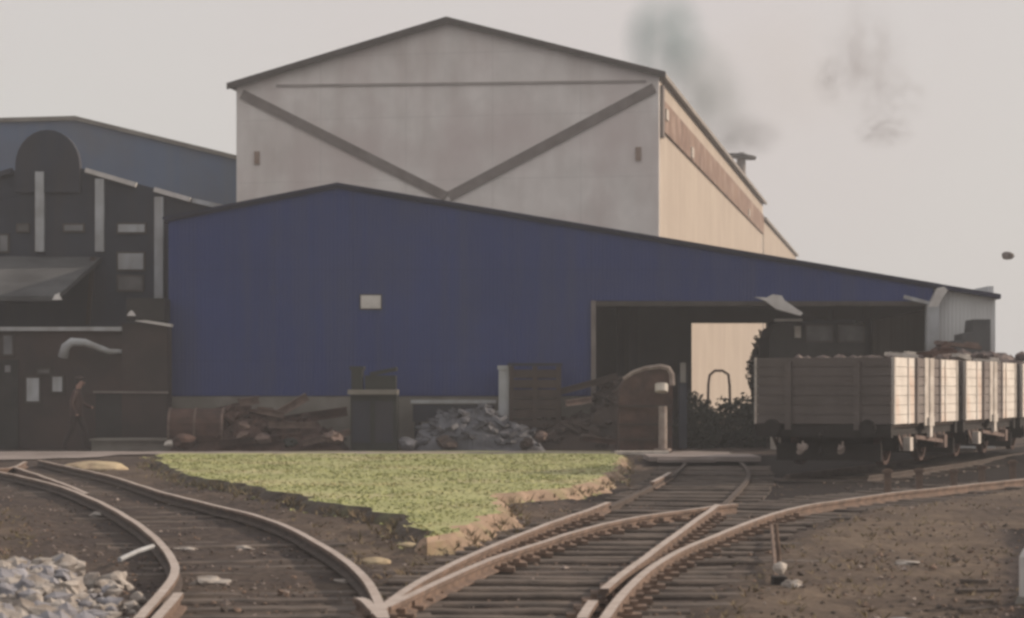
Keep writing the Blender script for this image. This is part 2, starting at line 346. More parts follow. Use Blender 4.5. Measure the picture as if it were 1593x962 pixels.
def inside(x, y, pl):
    c = False
    for i in range(len(pl)):
        a, b_ = pl[i], pl[i-1]
        if (a.y > y) != (b_.y > y) and x < (b_.x-a.x)*(y-a.y)/(b_.y-a.y)+a.x: c = not c
    return c
gr = MB(); cnt = 0
while cnt < 11000:
    y = 21+28*random.random()**1.35; x = random.uniform(-9, 3)
    ins = inside(x, y, ring)
    if not ins and not (inside(x+random.uniform(-.35, .35), y+random.uniform(-.5, .5), ring) and random.random() < .45): continue
    gz = .125 if ins else gh(x, y)+.01
    cnt += 1; h = random.uniform(.008, .032)*(1+.6*noise.noise(Vector((x, y*.5, 0)))); wd = .012+.0006*y
    for _ in range(2):
        a = random.uniform(0, 6.28); dx, dy = math.cos(a)*wd, math.sin(a)*wd; lx, ly = random.uniform(-.05, .05), random.uniform(-.05, .05)
        ox, oy = x+random.uniform(-.06, .06), y+random.uniform(-.06, .06)
        gr.add([(ox-dx, oy-dy, gz), (ox+dx, oy+dy, gz), (ox+lx, oy+ly, gz+h)], [(0, 1, 2)])
og = gr.build('grass', M['blade']); tag(og, 'short yellow green grass on the raised bank', 'grass', kind='stuff')
# dry weeds at the bank edge and between the tracks
wd_ = MB()
M['weed'] = mat('dry_weeds', (.26, .2, .13), (.13, .11, .06), .7, .95)
for i in range(2600):
    if i < 1500: p = random.choice(ring)+Vector((random.gauss(0, .22), random.gauss(0, .3), 0)); z0 = .02
    else:
        y = 14+16*random.random()**1.6
        x = random.choice([xat('C1', y)+abs(random.gauss(0, 2.2))+.4, xat('A2', y)+random.random()*(xat('B1', y)-xat('A2', y)), xat('A1', y)-1.2-abs(random.gauss(0, 1.6))]); p = Vector((x, y, 0)); z0 = gh(x, y)-.01
    if z0 > .015 or True:
        h = random.uniform(.03, .13 if i < 1500 else .07)
        for _ in range(4):
            a = random.uniform(0, 6.28); lx, ly = random.uniform(-.09, .09), random.uniform(-.09, .09); q = .012
            wd_.add([(p.x-math.cos(a)*q, p.y-math.sin(a)*q, z0), (p.x+math.cos(a)*q, p.y+math.sin(a)*q, z0), (p.x+lx, p.y+ly, z0+h)], [(0, 1, 2)])
tag(wd_.build('weeds', M['weed']), 'dry brown weeds along the bank and the tracks', 'weeds', kind='stuff')

# ------------------------------------------------------------------ railway
def rail_mesh(pts, parent, name='rail', dull=False, wide=True):
    prof = [(-.036, 0), (.036, 0), (.036, -.035), (.012, -.05), (.012, -.09), (.06, -.105), (.06, -.12), (-.06, -.12), (-.06, -.105), (-.012, -.09), (-.012, -.05), (-.036, -.035)]
    m = MB(); n_ = len(pts); k = len(prof); vs_ = []
    for i, p in enumerate(pts):
        d = (pts[min(i+1, n_-1)]-pts[max(i-1, 0)]); nn = Vector((d.y, -d.x, 0)).normalized()
        z = p.z+.008*noise.noise(Vector((p.x*.8, p.y*.8, 2)))+.04*smooth(45, 49, p.y)
        vs_ += [(p.x+nn.x*a, p.y+nn.y*a, z+h) for a, h in prof]
    for i in range(n_-1):
        for j in range(k):
            m.add([], []); m.f.append((i*k+j, i*k+(j+1) % k, (i+1)*k+(j+1) % k, (i+1)*k+j)); m.mi.append(0 if j == 0 else (1 if j in (1, 11) or wide else 2))
    m.v = vs_; m.f += [tuple(range(k)), tuple((n_-1)*k+j for j in range(k))[::-1]]; m.mi += [1, 1]
    return m.build(name, [M['raildull'], M['raildull']] if dull else [M['rail'], M['railside'], M['raildull']], parent)
sl_mesh = {}
def sleeper(parent, cx, cy, ang, length, chairs):
    R = Matrix.Rotation(ang, 3, 'Z'); jz = random.uniform(-.07, -.035)-(.03 if cy > 16.5 and cx < -1 else 0); m = MB()
    L2 = length/2; wd = .125
    # worn plank: bevelled box with uneven ends
    segs = 7; vs_ = []
    for i in range(segs+1):
        t = -L2+length*i/segs+(random.uniform(-.04, .04) if i in (0, segs) else 0)
        h = .012*noise.noise(Vector((cx+t*2, cy*3, 0)))
        for (a, z) in ((-wd, -.09), (-wd, .018), (-wd+.02, .035), (wd-.02, .035), (wd, .018), (wd, -.09)):
            p = R @ Vector((t, a*(1+.1*noise.noise(Vector((t*3, a*9, cy)))), 0)); vs_.append((cx+p.x, cy+p.y, z+jz+h))
    fs = [(i*6+j, i*6+(j+1) % 6, (i+1)*6+(j+1) % 6, (i+1)*6+j) for i in range(segs) for j in range(6)]+[tuple(range(6)), tuple(segs*6+j for j in range(6))]
    m.add(vs_, fs); o = m.build('sleeper', M['sleeper'], parent)
    for (x, y) in chairs:
        if y > 30: continue
        cb = MB(); cb.box((x, y, .0), (.36, .17, .04), R); cb.box(Vector((x, y, .03))+R @ Vector((.085, 0, 0)), (.06, .11, .05), R); cb.box(Vector((x, y, .03))+R @ Vector((-.085, 0, 0)), (.05, .11, .05), R)
        cb.build('rail_chair', M['chair'], o)
    return o
tA = thing('railway_track', 'rusty curved railway track sweeping away on the left', 'track')
rail_mesh(SP['A1'], tA, wide=False); rail_mesh(SP['A2'], tA, wide=False)
y = 13.6
while y < 40:
    x1, x2 = xat('A1', y), xat('A2', y); dx = xat('A1', y+.6)-x1; ang = math.atan2(-dx, .6)*.0 + math.atan2(-( (xat('A1', y+.5)+xat('A2', y+.5))-(xat('A1', y-.5)+xat('A2', y-.5)))/2*-1, 1.0)*-1
    s_ = ((xat('A1', y+.5)+xat('A2', y+.5))-(xat('A1', y-.5)+xat('A2', y-.5)))/2
    ang = -math.atan(s_)
    cx = (x1+x2)/2
    # where the tilted sleeper crosses each rail
    def cross(key):
        yy = y
        for _ in range(4): yy = y+(xat(key, yy)-cx)*math.tan(ang)
        return xat(key, yy), yy
    sleeper(tA, cx, y, ang, 2.45+random.uniform(-.15, .1), [cross('A1'), cross('A2')] if y < 15.2 else [])
    y += .66*math.cos(ang)+random.uniform(-.03, .03)
# check rail and branch rails on the left
rail_mesh(spline(line([(240, 965), (258, 945), (278, 922)])), tA, 'check_rail')
rail_mesh(spline(line([(596, 962), (582, 948), (568, 934), (556, 930)])), tA, 'wing_rail')
tE = thing('railway_track', 'side track joining the left track from the far left edge', 'track')
rail_mesh(spline(line([(-60, 732), (0, 729), (20, 727), (40, 718)])), tE); rail_mesh(spline(line([(20, 726), (60, 739), (100, 753), (135, 768)])), tE)
for q in range(9):
    p = G(-10+q*16, 728+q*3.2); sleeper(tE, p.x-.2, p.y, -.7, 1.9, [])
tB = thing('railway_turnout', 'rusty turnout of long timbers where the track forks to shed and wagons', 'turnout')
far1, far2 = G(950, 780).y, G(1138, 784).y
rail_mesh([p for p in SP['B1'] if p.y < far1], tB); rail_mesh([p+Vector((0, 0, -.05)) for p in SP['B1'] if p.y > far1-.3], tB, dull=True)
rail_mesh([p+Vector((0, 0, .012)) for p in SP['B1'] if G(1012, 752).y < p.y < G(1045, 736).y], tB)
rail_mesh([p+Vector((0, 0, -.05)) for p in SP['B2'] if p.y > far2-.3], tB, dull=True)
rail_mesh([p for p in SP['B2'] if 16.1 < p.y < far2], tB)
rail_mesh([p for p in SP['B2'] if p.y < 15.75][:], tB, 'wing_rail')
rail_mesh([p for p in SP['D1']], tB); rail_mesh(SP['C1'], tB)
y = 13.7
while y < 27.5:
    xa, xb = xat('B1', y)-.5, xat('C1', y)+.5+(random.choice([0, .1, .9, 1.3]) if 16 < y < 23 else 0)
    if y < 15.4: xa = xat('B1', 15.2)-.3
    ch = [(xat(k_, y), y) for k_ in ('B1', 'B2', 'C1') if y > 15.2] + ([(xat('D1', y), y)] if y > 19 else [])
    sleeper(tB, (xa+xb)/2, y, -.03, xb-xa, ch); y += .56+random.uniform(-.03, .03)
y = 28.0
while y < 52:
    x1, x2 = xat('B1', y), xat('B2', y)
    sleeper(tB, (x1+x2)/2, y, -.2, 2.3, []); y += .66
y = 28.2
while y < 38:
    s_ = (xat('C1', y+.5)-xat('C1', y-.5)); ang = -math.atan(s_); x2 = xat('C1', y)-.72*math.cos(ang); sleeper(tB, x2, y-.72*math.sin(ang)*-1, ang, 2.5, []); y += .5
# little upright posts beside the curved rail
for px, py, h in ((1383, 768, .17), (1432, 762, .13), (1486, 757, .08), (1530, 752, .1), (1578, 747, .14)):
    p = G(px, py, 0.02); m = MB(); m.box((p.x, p.y+.12, .07+h/2+.05), (.10, .08, h+.2)); m.box((p.x, p.y+.12, .18+h), (.15, .12, .04))
    tag(m.build('rail_peg', M['railside'], None, (p.x, p.y+.12, 0)), 'short rusty iron peg standing on the curved rail under the wagons', 'peg', 'iron pegs along the curved rail')

# wagon track
WD = Vector((.414, .91, 0)).normalized(); WN = Vector((WD.y, -WD.x, 0)); W0P = Vector((5.46, 38.3, 0)); WA = math.atan2(WD.y, WD.x)
tD = thing('railway_track', 'straight track carrying the open goods wagons', 'track')
for s_ in (-1, 1): rail_mesh([W0P+WD*(a*.5+.2)+WN*(.72*s_)+Vector((0, 0, .075)) for a in range(64)], tD, dull=True)
for a in range(40):
    p = W0P+WD*(a*.75+.3); sleeper(tD, p.x, p.y, WA-math.pi/2, 2.5, [])

# ------------------------------------------------------------------ open goods wagons (local: +X along the train, origin at the near end on the rails)
RZ = .12
def make_wagon():
    root = thing('goods_wagon', 'x', 'wagon', (0, 0, 0), world=False)
    L, Wd, zb, zt = 4.8, 2.5, .86, 2.03
    n_pl = 7; ph = (zt-zb)/n_pl
    sides = []
    for s_, nm in ((-1, 'side'), (1, 'side')):
        m = MB()
        for i in range(n_pl): m.box((L/2, s_*(Wd/2-.03), zb+ph*(i+.5)), (L, .06, ph-.009))
        m.box((L/2, s_*(Wd/2-.045), (zb+zt)/2), (L-.02, .03, zt-zb-.01))
        o = m.build('side_planks', M['planks'], root); sides.append(o)
        mt = MB()   # door: its planks stand proud, with straps and latch
        dr = MB()
        for i in range(n_pl): dr.box((L/2, s_*(Wd/2+.012), zb+ph*(i+.5)), (1.62, .03, ph-.016))
        d_ = dr.build('door', M['brace'], root)
        for xx in (-.2, .2):
            st = MB(); st.box((L/2+xx, s_*(Wd/2+.035), (zb+zt)/2-.02), (.3, .02, zt-zb+.06)); st.build('door_strap', M['ironpale'], d_)
        for xx in (-.86, .86):
            st = MB(); st.box((L/2+xx, s_*(Wd/2+.025), (zb+zt)/2), (.10, .05, zt-zb+.02)); st.build('door_post', M['brace'], root)
        lt = MB(); lt.box((L/2, s_*(Wd/2+.06), zb+.02), (.34, .07, .16)); lt.box((L/2, s_*(Wd/2+.05), zb-.16), (.2, .06, .2)); lt.build('door_spring', M['ironpale'], root)
        for xx in (.04, L-.04):
            st = MB(); st.box((xx, s_*(Wd/2+.008), (zb+zt)/2), (.09, .02, zt-zb)); st.build('corner_iron', M['ironpale'], root)
        for xx in (1.0, L-1.0):
            st = MB(); st.box((xx, s_*(Wd/2+.012), (zb+zt)/2), (.06, .02, zt-zb)); st.build('side_strap', M['planks'], root)
    for xx in (0, L):
        m = MB(); sg_ = -1 if xx == 0 else 1
        for i in range(n_pl): m.box((xx+sg_*.02, 0, zb+ph*(i+.5)), (.06, Wd-.08, ph-.01))
        m.box((xx-sg_*.02, 0, (zb+zt)/2), (.02, Wd-.1, zt-zb-.02)); m.build('end_planks', M['endplanks'], root)
        for yy in (-.62, .62):
            m = MB(); m.box((xx+sg_*.075, yy, (zb+zt)/2-.08), (.06, .11, zt-zb+.04)); m.build('end_stanchion', M['endplanks'], root)
        m = MB(); m.box((xx, 0, zb-.12), (.14, Wd-.05, .22)); m.build('headstock', M['under'], root)
        for yy in (-.86, .86):
            m = MB(); m.tube([(xx+sg_*.05, yy, zb-.06), (xx+sg_*.25, yy, zb-.06)], .09, 12, r2=.06); m.disc((xx+sg_*.27, yy, zb-.06), (1, 0, 0), .15, .03); m.build('buffer', M['under'], root, smooth=False)
        m = MB(); m.tube([(xx+sg_*.06, 0, zb-.14), (xx+sg_*.2, 0, zb-.18), (xx+sg_*.18, 0, zb-.5), (xx+sg_*.14, 0, zb-.56)], .035, 8); m.build('coupling', M['under'], root)
        for yy in (-.36, .36):
            m = MB(); m.tube([(xx+sg_*.05, yy, zb-.3), (xx+sg_*.07, yy, zb-.38)], .02, 6); m.rock((xx+sg_*.09, yy+.02, zb-.44), .075, 2, (.6, .8 if yy < 0 else 1.25, 1.1), seed=3+yy, amp=.6); m.build('wheel_glint', M['edge'], root)  # pale lump added for sunlit wheel glimpses below the wagon end
    for s_ in (-1, 1):
        m = MB(); m.box((L/2, s_*(Wd/2-.16), zb-.10), (L, .1, .2)); m.build('solebar', M['under'], root)
        for wx in (1.1, L-1.1):
            m = MB()   # W iron guard
            for a, b_ in (((-.42, zb-.2), (-.1, .42)), ((-.1, .42), (-.08, zb-.2)), ((.08, zb-.2), (.1, .42)), ((.1, .42), (.42, zb-.2)), ((-.12, .42), (.12, .42))):
                m.span((wx+a[0], s_*(Wd/2-.1), a[1]), (wx+b_[0], s_*(Wd/2-.1), b_[1]), .03, .07)
            m.build('axle_guard', M['rustpale'], root)
            m = MB(); m.box((wx, s_*(Wd/2-.06), .50), (.22, .2, .24)); m.build('axle_box', M['ironpale'] if wx < 2 else M['rustpale'], root)
            m = MB(); m.span((wx-.46, s_*(Wd/2-.14), zb-.22), (wx, s_*(Wd/2-.14), .62), .07, .05); m.span((wx, s_*(Wd/2-.14), .62), (wx+.46, s_*(Wd/2-.14), zb-.22), .07, .05); m.build('leaf_spring', M['under'], root)
        m = MB(); m.span((L/2-.9, s_*(Wd/2+.0), .62), (L/2+1.2, s_*(Wd/2+.0), .5), .03, .07); m.build('brake_lever', M['rustpale'], root)
    for wx in (1.1, L-1.1):
        ws = MB(); ws.tube([(wx, -1.1, .50), (wx, 1.1, .50)], .06, 10); axle = ws.build('axle', M['under'], root)
        for s_ in (-1, 1):
            m = MB(); n_ = 28; c = Vector((wx, s_*.76, .50))
            for i in range(n_):
                a, b_ = 2*math.pi*i/n_, 2*math.pi*(i+1)/n_
                def pt(t, r_, yy): return c+Vector((math.cos(t)*r_, yy, math.sin(t)*r_))
                m.add([pt(a, .38, -.06), pt(b_, .38, -.06), pt(b_, .38, .06), pt(a, .38, .06), pt(a, .31, -.06), pt(b_, .31, -.06), pt(b_, .31, .06), pt(a, .31, .06)], [(0, 1, 2, 3), (4, 7, 6, 5), (0, 4, 5, 1), (3, 2, 6, 7)])
            for i in range(8):
                a = math.pi*2*i/8; m.span(c+Vector((math.cos(a)*.05, 0, math.sin(a)*.05)), c+Vector((math.cos(a)*.32, 0, math.sin(a)*.32)), .05, .045)
            m.disc(c, (0, 1, 0), .09, .12); m.build('wheel', M['rust'], root)
    for wx in (.95, L-.95, L/2):
        m = MB(); m.box((wx, 0, .55), (.12, 2.1, .34)); m.box((wx, 0, .74), (.5, 1.9, .12)); m.build('shade_beam', M['under'], root)  # dark boxes added to fill out the shade below the body
    m = MB(); m.tube([(L/2-.3, .3, .5), (L/2+.4, .3, .5)], .17, 12); m.build('shade_drum', M['under'], root)  # dark drum added to the same underside shade
    m = MB(); m.box((.32, 0, .36), (.06, 1.9, .3)); m.build('shade_board', M['under'], root)  # dark board added to close the shaded gap under the end
    m = MB(); m.box((L/2, 0, zb-.03), (L-.06, Wd-.12, .05)); m.build('floor_boards', M['brown'], root)
    for o in kids(root):
        pass
    return root
wag = make_wagon()
wlabels = ['pale open goods wagon, first of the train, dark planked end facing us', 'pale goods wagon coupled behind the first, rusty stain on its planks', 'third goods wagon, mostly cut off at the right edge of the photo', 'fourth goods wagon hidden far along the train']
wagons = []
for i in range(3):
    o = wag if i == 0 else copy_tree(wag)
    p = W0P+WD*(5.5*i); o.location = (p.x, p.y, RZ); o.rotation_euler = (0, 0, WA); tag(o, wlabels[i], 'wagon', 'open goods wagons coupled in a train'); wagons.append(o)
# loads
def load(i, label, top, seed):
    m = MB(); random.seed(seed)
    rs = []
    nx_, ny_ = 22, 12; vs_ = []
    for a in range(nx_):
        for b_ in range(ny_):
            x = .12+4.66*a/(nx_-1); yy = -1.15+2.3*b_/(ny_-1)
            e = math.sin(math.pi*a/(nx_-1))**.5*math.sin(math.pi*b_/(ny_-1))**.5
            vs_.append((x, yy, 1.72+e*(top+.22*noise.noise(Vector((x*1.5+seed, yy*2, 0))))+.08*noise.noise(Vector((x*5, yy*5, seed)))))
    m.add(vs_, [(a*ny_+b_, a*ny_+b_+1, (a+1)*ny_+b_+1, (a+1)*ny_+b_) for a in range(nx_-1) for b_ in range(ny_-1)])
    for _ in range(26):
        x, yy = random.uniform(.5, 4.4), random.uniform(-.9, .9); m.rock((x, yy, 1.8+top*.8), random.uniform(.08, .22), 1, seed=random.random()*50)
    p = W0P+WD*(5.5*i); o = m.build('scrap', [M['load']]); o.location = (p.x, p.y, RZ); o.rotation_euler = (0, 0, WA)
    tag(o, label, 'scrap', kind='stuff')
load(0, 'low dark scrap heaped inside the first wagon', .22, 3); load(1, 'dark scrap heaped above the sides of the second wagon', .36, 8); load(2, 'dark scrap heaped in the third wagon', .5, 12)
random.seed(21)
for i, (px, py, d, ln, rz, rx, mm_, lab) in enumerate([(1402, 553, 40.5, .55, .2, .1, 'ironpale', 'pale bent plate lying on the near corner of the first wagon load'), (1450, 549, 41.5, .9, .1, -.06, 'rust', 'rusty bar lying across the first wagon load'),
      (1490, 537, 44, .9, .1, .12, 'rustpale', 'long pale rusty bar sticking out above the second wagon load'), (1496, 556, 43.4, .28, .3, .3, 'ironpale', 'small pale lump on the front of the second wagon load'), (1535, 562, 45.5, .5, 0, .1, 'ironpale', 'small pale strip on the middle of the second wagon load'), (1458, 545, 43, .5, .4, -.5, 'rust', 'dark rusty block tilted between the first two wagons')]):
    p = P(px, py, d); m = MB(); R = Matrix.Rotation(rz, 3, 'Z') @ Matrix.Rotation(rx, 3, 'Y')
    m.box((0, 0, 0), (ln, .3, .07), R); m.box(R @ Vector((ln*.3, 0, .05)), (ln*.3, .2, .07), R); o = m.build('metal_plate', M[mm_]); o.location = p; tag(o, lab, 'scrap metal')

# ------------------------------------------------------------------ blue shed (front wall parallel to the picture, 55 m away)
D = 55.0
bs = thing('blue_shed', 'long low blue sheet shed with asymmetric gable and wide doorway', 'shed', (0, D, 0))
def q(px, py, d=D): return (X(px, d), Z(py, d))
wall = MB(); wall.prism([q(262, 616), q(262, 341), q(525, 289), q(1452, 445), q(1452, 470), q(927, 468), q(927, 616)], D, D+.14)
wall.build('front_wall', M['blue'], bs)
m = MB(); m.prism([q(264, 700), q(264, 617), q(925, 617), q(925, 700)], D+.02, D+.3); m.build('plinth', M['plinth'], bs)
def roof_prof(pts, th): return pts+[(x, z-th) for x, z in pts[::-1]]
m = MB(); m.prism(roof_prof([q(256, 338.5), q(525, 285.5), q(1556, 458)], .12), D-.08, D+22.3); m.build('roof', M['bluetrim'], bs)
m = MB(); m.prism(roof_prof([q(254, 338.2), q(525, 284.8), q(1461, 442)], .06), D-.13, D-.085); m.build('verge_trim', M['bluetrim'], bs)
m = MB(); m.box((X(262, D)+.07, D+11.3, 2.9), (.14, 22, 5.7)); m.build('side_wall', M['blue'], bs)
# back wall with its own opening
DB = D+22
m = MB(); zt_ = Z(503, DB)
def rz0(x): return float(np.interp(x, [X(256, D), X(525, D), X(1556, D)], [Z(338.5, D), Z(285.5, D), Z(458, D)]))-.13
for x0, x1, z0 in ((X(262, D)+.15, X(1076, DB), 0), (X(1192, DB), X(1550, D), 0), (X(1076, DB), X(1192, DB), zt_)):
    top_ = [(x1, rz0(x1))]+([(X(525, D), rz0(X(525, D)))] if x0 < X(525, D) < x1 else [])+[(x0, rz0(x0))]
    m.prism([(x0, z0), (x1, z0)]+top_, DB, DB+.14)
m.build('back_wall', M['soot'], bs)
m = MB(); m.box((X(923, D), D-.03, (Z(468, D)+.1)/2), (.12, .16, Z(468, D)-.1)); m.build('door_post', M['brace'], bs)
m = MB(); m.box(((X(927, D)+X(1440, D))/2, D-.03, Z(469, D)-.06), (X(1440, D)-X(927, D), .1, .12)); m.build('lintel', M['trim'], bs)

m = MB(); m.box((X(1449, D), D-.06, (Z(475, D))/2), (.3, .3, Z(475, D))); m.build('corner_post', M['palegrey'], bs)
m = MB(); m.prism([q(1441, 478), q(1456, 478), q(1472, 452), q(1466, 447), q(1456, 449)], D-.22, D-.02); m.build('post_bracket', M['white'], bs)
m = MB(); m.span(P(1406, 462, D-.2), P(1446, 472, D-.2), .08, .09); m.build('strut', M['palegrey'], bs)
m = MB(); m.prism([q(1457, 700), q(1457, 446.5), q(1551, 461), q(1551, 700)], D+.2, D+.34); m.build('grey_end_wall', M['greybay'], bs)['label'] = 'pale grey sheeted end bay'
m = MB(); m.box((X(1551, D)-.07, D+11.4, 2.1), (.14, 22, 4.2)); m.build('side_wall', M['greybay'], bs)
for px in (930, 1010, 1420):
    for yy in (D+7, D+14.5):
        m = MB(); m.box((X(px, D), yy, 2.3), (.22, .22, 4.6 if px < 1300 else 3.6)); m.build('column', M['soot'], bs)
m = MB(); m.box((X(1209, D)-.0, D-.13, 0), (.01, .01, .01))
sgn = MB(); sgn.box((X(577, D), D-.04, Z(470, D)), (.50, .03, .33)); sg_o = sgn.build('wall_plate', M['white'], bs); sg_o['label'] = 'small blank white plate'
m = MB(); m.box((X(577, D), D-.025, Z(470, D)), (.56, .02, .39)); m.build('plate_frame', M['trim'], sg_o).location = -Vector((0, 0, 0))
m = MB(); m.prism([s0 for s0 in (q(1172, 463), q(1190, 464), q(1200, 459), q(1214, 461), q(1218, 468), q(1247, 488), q(1243, 492), q(1206, 482), q(1188, 469))], D-.3, D-.18)
tag(m.build('added_rooflight_sheet', M['white'], None, (X(1209, D), D, Z(478, D))), 'bent pale sheet added for a lit roof light under the doorway lintel', 'metal sheet')  # pale sheet added in place of a lit roof light

# ------------------------------------------------------------------ big concrete-clad building
TH = math.radians(10.4)
LC = Vector((5.38-16.1*math.cos(TH), 80+16.1*math.sin(TH), 0))
bb = thing('cement_clad_building', 'tall grey gabled building with dark diagonal braces above the blue shed', 'industrial building', LC, -TH, world=False)
def bq(px, py):     # pixel on the gable plane -> local (x, z)
    r = (px-CX)/F; t_ = (r*LC.y-LC.x)/(math.cos(TH)+r*math.sin(TH)); d = LC.y-t_*math.sin(TH); return t_, Z(py, d)
BW = 16.1; pk = bq(697, 34); el = bq(367, 133); er = bq(1025, 115)
EZ = 13.1; LEN = 56
m = MB(); m.prism([(0, 0), (0, EZ), (pk[0], pk[1]), (BW, EZ), (BW, 0)], 0, .2); m.build('gable_wall', M['asb'], bb)
m = MB(); m.box((BW-.1, LEN/2+.1, EZ/2), (.2, LEN-.3, EZ)); m.build('side_wall', M['asb_lit'], bb)['label'] = 'sunlit tan side wall'
m = MB(); m.box((.1, LEN/2+.1, EZ/2), (.2, LEN-.3, EZ)); m.build('side_wall', M['asb_lit'], bb)
m = MB(); m.prism([(0, 0), (0, EZ), (pk[0], pk[1]), (BW, EZ), (BW, 0)], LEN, LEN+.2); m.build('back_wall', M['asb'], bb)
m = MB(); m.prism(roof_prof([(-.25, EZ+.05), (pk[0], pk[1]+.12), (BW+.25, EZ+.05)], .16), -.25, LEN+.4); m.build('roof', M['roof'], bb)
m = MB(); m.prism(roof_prof([(-.28, EZ+.06), (pk[0], pk[1]+.14), (BW+.28, EZ+.06)], .24), -.34, -.26); m.build('verge_trim', M['trim'], bb)
for a, b_ in (((377, 147), (694, 306)), ((1018, 137), (699, 306))):
    A_, B_ = bq(*a), bq(*b_); m = MB(); m.span((A_[0], -.05, A_[1]), (B_[0], -.05, B_[1]), .07, .36); m.build('diagonal_brace', M['brace'], bb)
A_, B_ = bq(430, 134), bq(1005, 127); m = MB(); m.span((A_[0], -.03, A_[1]), (B_[0], -.03, B_[1]), .05, .09); m.build('joint_strip', M['joint'], bb)
for px, py in ((400, 246), (993, 240)):
    A_ = bq(px, py); m = MB(); m.box((A_[0], -.03, A_[1]), (.2, .06, .5)); m.build('vent', M['band'], bb)
m = MB(); m.box((BW+.05, LEN/2+.4, 11.7), (.10, LEN-1.2, 1.15)); m.build('louvre_band', M['band'], bb)
m = MB(); m.box((BW+.07, .5, 11.8), (.12, .5, 1.9)); m.build('corner_stain_plate', M['brace'], bb)
for yy in (1.5, 11, 43):
    m = MB(); m.box((BW+.12, yy, 11.6+.2*math.sin(yy)), (.08, .7, .4)); m.build('louvre_hatch', M['ironpale'], bb)
m = MB(); m.box((BW-3, LEN+20, 6.1), (6, 38, 12.2)); m.build('annex', M['asb_lit'], bb)
m = MB(); m.prism(roof_prof([(BW-6.2, 13.6), (BW+.2, 12.25)], .15), LEN+.6, LEN+39.5); m.build('annex_roof', M['roof'], bb)
# chimney stack behind
cx_, cd = X(1153, 145), 145
cs = thing('chimney_stack', 'slim dark flue with a flat cap behind the tall building roof', 'chimney', (cx_, cd, 0))
m = MB(); m.tube([(cx_, cd, 0), (cx_, cd, Z(247, cd))], .42, 14, r2=.3); m.build('flue', M['brace'], cs)
m = MB(); m.disc((cx_+.05, cd, Z(244, cd)), (.12, 0, 1), .95, .18, 18); m.tube([(cx_, cd, Z(244, cd)), (cx_, cd, Z(238, cd))], .6, 12, r2=.2); m.build('cap', M['black'], cs)

# ------------------------------------------------------------------ rear blue-grey shed on the left
DR = 88
rs_ = thing('blue_grey_shed', 'hazy blue grey sheeted shed rising behind the sooty works', 'shed', (X(150, DR), DR, 0))
pf = [(X(-160, DR), Z(192, DR)), (X(0, DR), Z(188, DR)), (X(118, DR), Z(185, DR)), (X(380, DR), Z(249, DR))]
m = MB(); m.prism([(pf[0][0], 0)]+pf+[(pf[-1][0], 0)], DR, DR+16); m.build('walls', M['bluegrey'], rs_)
m = MB(); m.prism(roof_prof([(x, z+.1) for x, z in pf], .17), DR-.15, DR+16.2); m.build('roof_edge', M['plinth'], rs_)

# ------------------------------------------------------------------ sooty works building at the left
DS = 58.0
wk = thing('sooty_works_building', 'dark soot stained works building with three pale pilasters', 'works building', (X(120, DS), DS, 0))
def s(px, py, d=DS): return (X(px, d), Z(py, d))
m = MB(); m.prism([(X(-200, DS), 0), s(-200, 330), s(20, 266), s(85, 252), s(130, 263), s(345, 322), (X(345, DS), 0)], DS, DS+12); m.build('gable_wall', M['soot'], wk)
for a, b_ in (((133, 265), (212, 288)), ((240, 295), (296, 311)), ((299, 312), (345, 322))):
    m = MB(); m.span(P(*a, DS-.1), P(*b_, DS-.1), .14, .12); m.build('bargeboard', M['white'] if a[0] != 299 else M['palegrey'], wk)
m = MB(); m.span(P(-200, 330, DS-.06), P(20, 266, DS-.06), .2, .14); m.build('bargeboard', M['soot'], wk)
arc = [(X(75, DS)+math.cos(t_)*X(CX+50, DS), Z(258, DS)+math.sin(t_)*(.94)) for t_ in [math.pi*i/14 for i in range(15)]]
m = MB(); m.prism([(arc[0][0], Z(300, DS))]+arc+[(arc[-1][0], Z(300, DS))], DS-.10, DS+.25); m.build('vent_hood', M['soot'], wk)
for px, y0, y1, mm_ in ((63, 268, 392, 'palegrey'), (156, 279, 392, 'palegrey'), (248, 307, 468, 'palegrey')):
    m = MB(); m.box((X(px, DS), DS-.07, (Z(y0, DS)+Z(y1, DS))/2), (.23, .14, Z(y0, DS)-Z(y1, DS))); m.build('pilaster', M[mm_], wk)
def win(px0, px1, py0, py1, d, mm_, fr='trim'):
    x0, x1, z0, z1 = X(px0, d), X(px1, d), Z(py1, d), Z(py0, d)
    m = MB(); m.box(((x0+x1)/2, d-.03, (z0+z1)/2), (x1-x0+.08, .06, z1-z0+.08)); f = m.build('window', M[fr], wk)
    m = MB(); m.box(((x0+x1)/2, d-.045, (z0+z1)/2), (x1-x0-.02, .06, z1-z0-.02)); m.build('pane', M[mm_], f)
    return f
win(184, 224, 394, 420, DS, 'palegrey'); win(184, 226, 349, 362, DS, 'palegrey'); win(184, 222, 430, 452, DS, 'darkglass'); win(100, 130, 350, 360, DS, 'glass'); win(28, 44, 350, 360, DS, 'darkglass'); win(0, 13, 366, 392, DS, 'glass')
m = MB(); a = [P(-80, 398, DS-.02), P(158, 400, DS-.02), P(88, 461, DS-3.2), P(-80, 461, DS-3.2)]
m.add(a+[v+Vector((0, 0, -.12)) for v in a], [(0, 1, 2, 3), (7, 6, 5, 4), (0, 3, 7, 4), (1, 5, 6, 2), (2, 6, 7, 3), (0, 4, 5, 1)]); m.build('canopy_roof', M['sootroof'], wk)
m = MB(); m.span(P(145, 400, DS-.3), P(137, 505, DS-.3), .12, .12); m.build('drainpipe', M['brown'], wk)
DL = 54.4
zl = Z(512, DL)
m = MB(); m.box(((X(-80, DL)+X(190, DL))/2, DL+1.8, zl/2), (X(190, DL)-X(-80, DL), 3.6, zl)); m.build('lean_to', M['sootbrown'], wk)
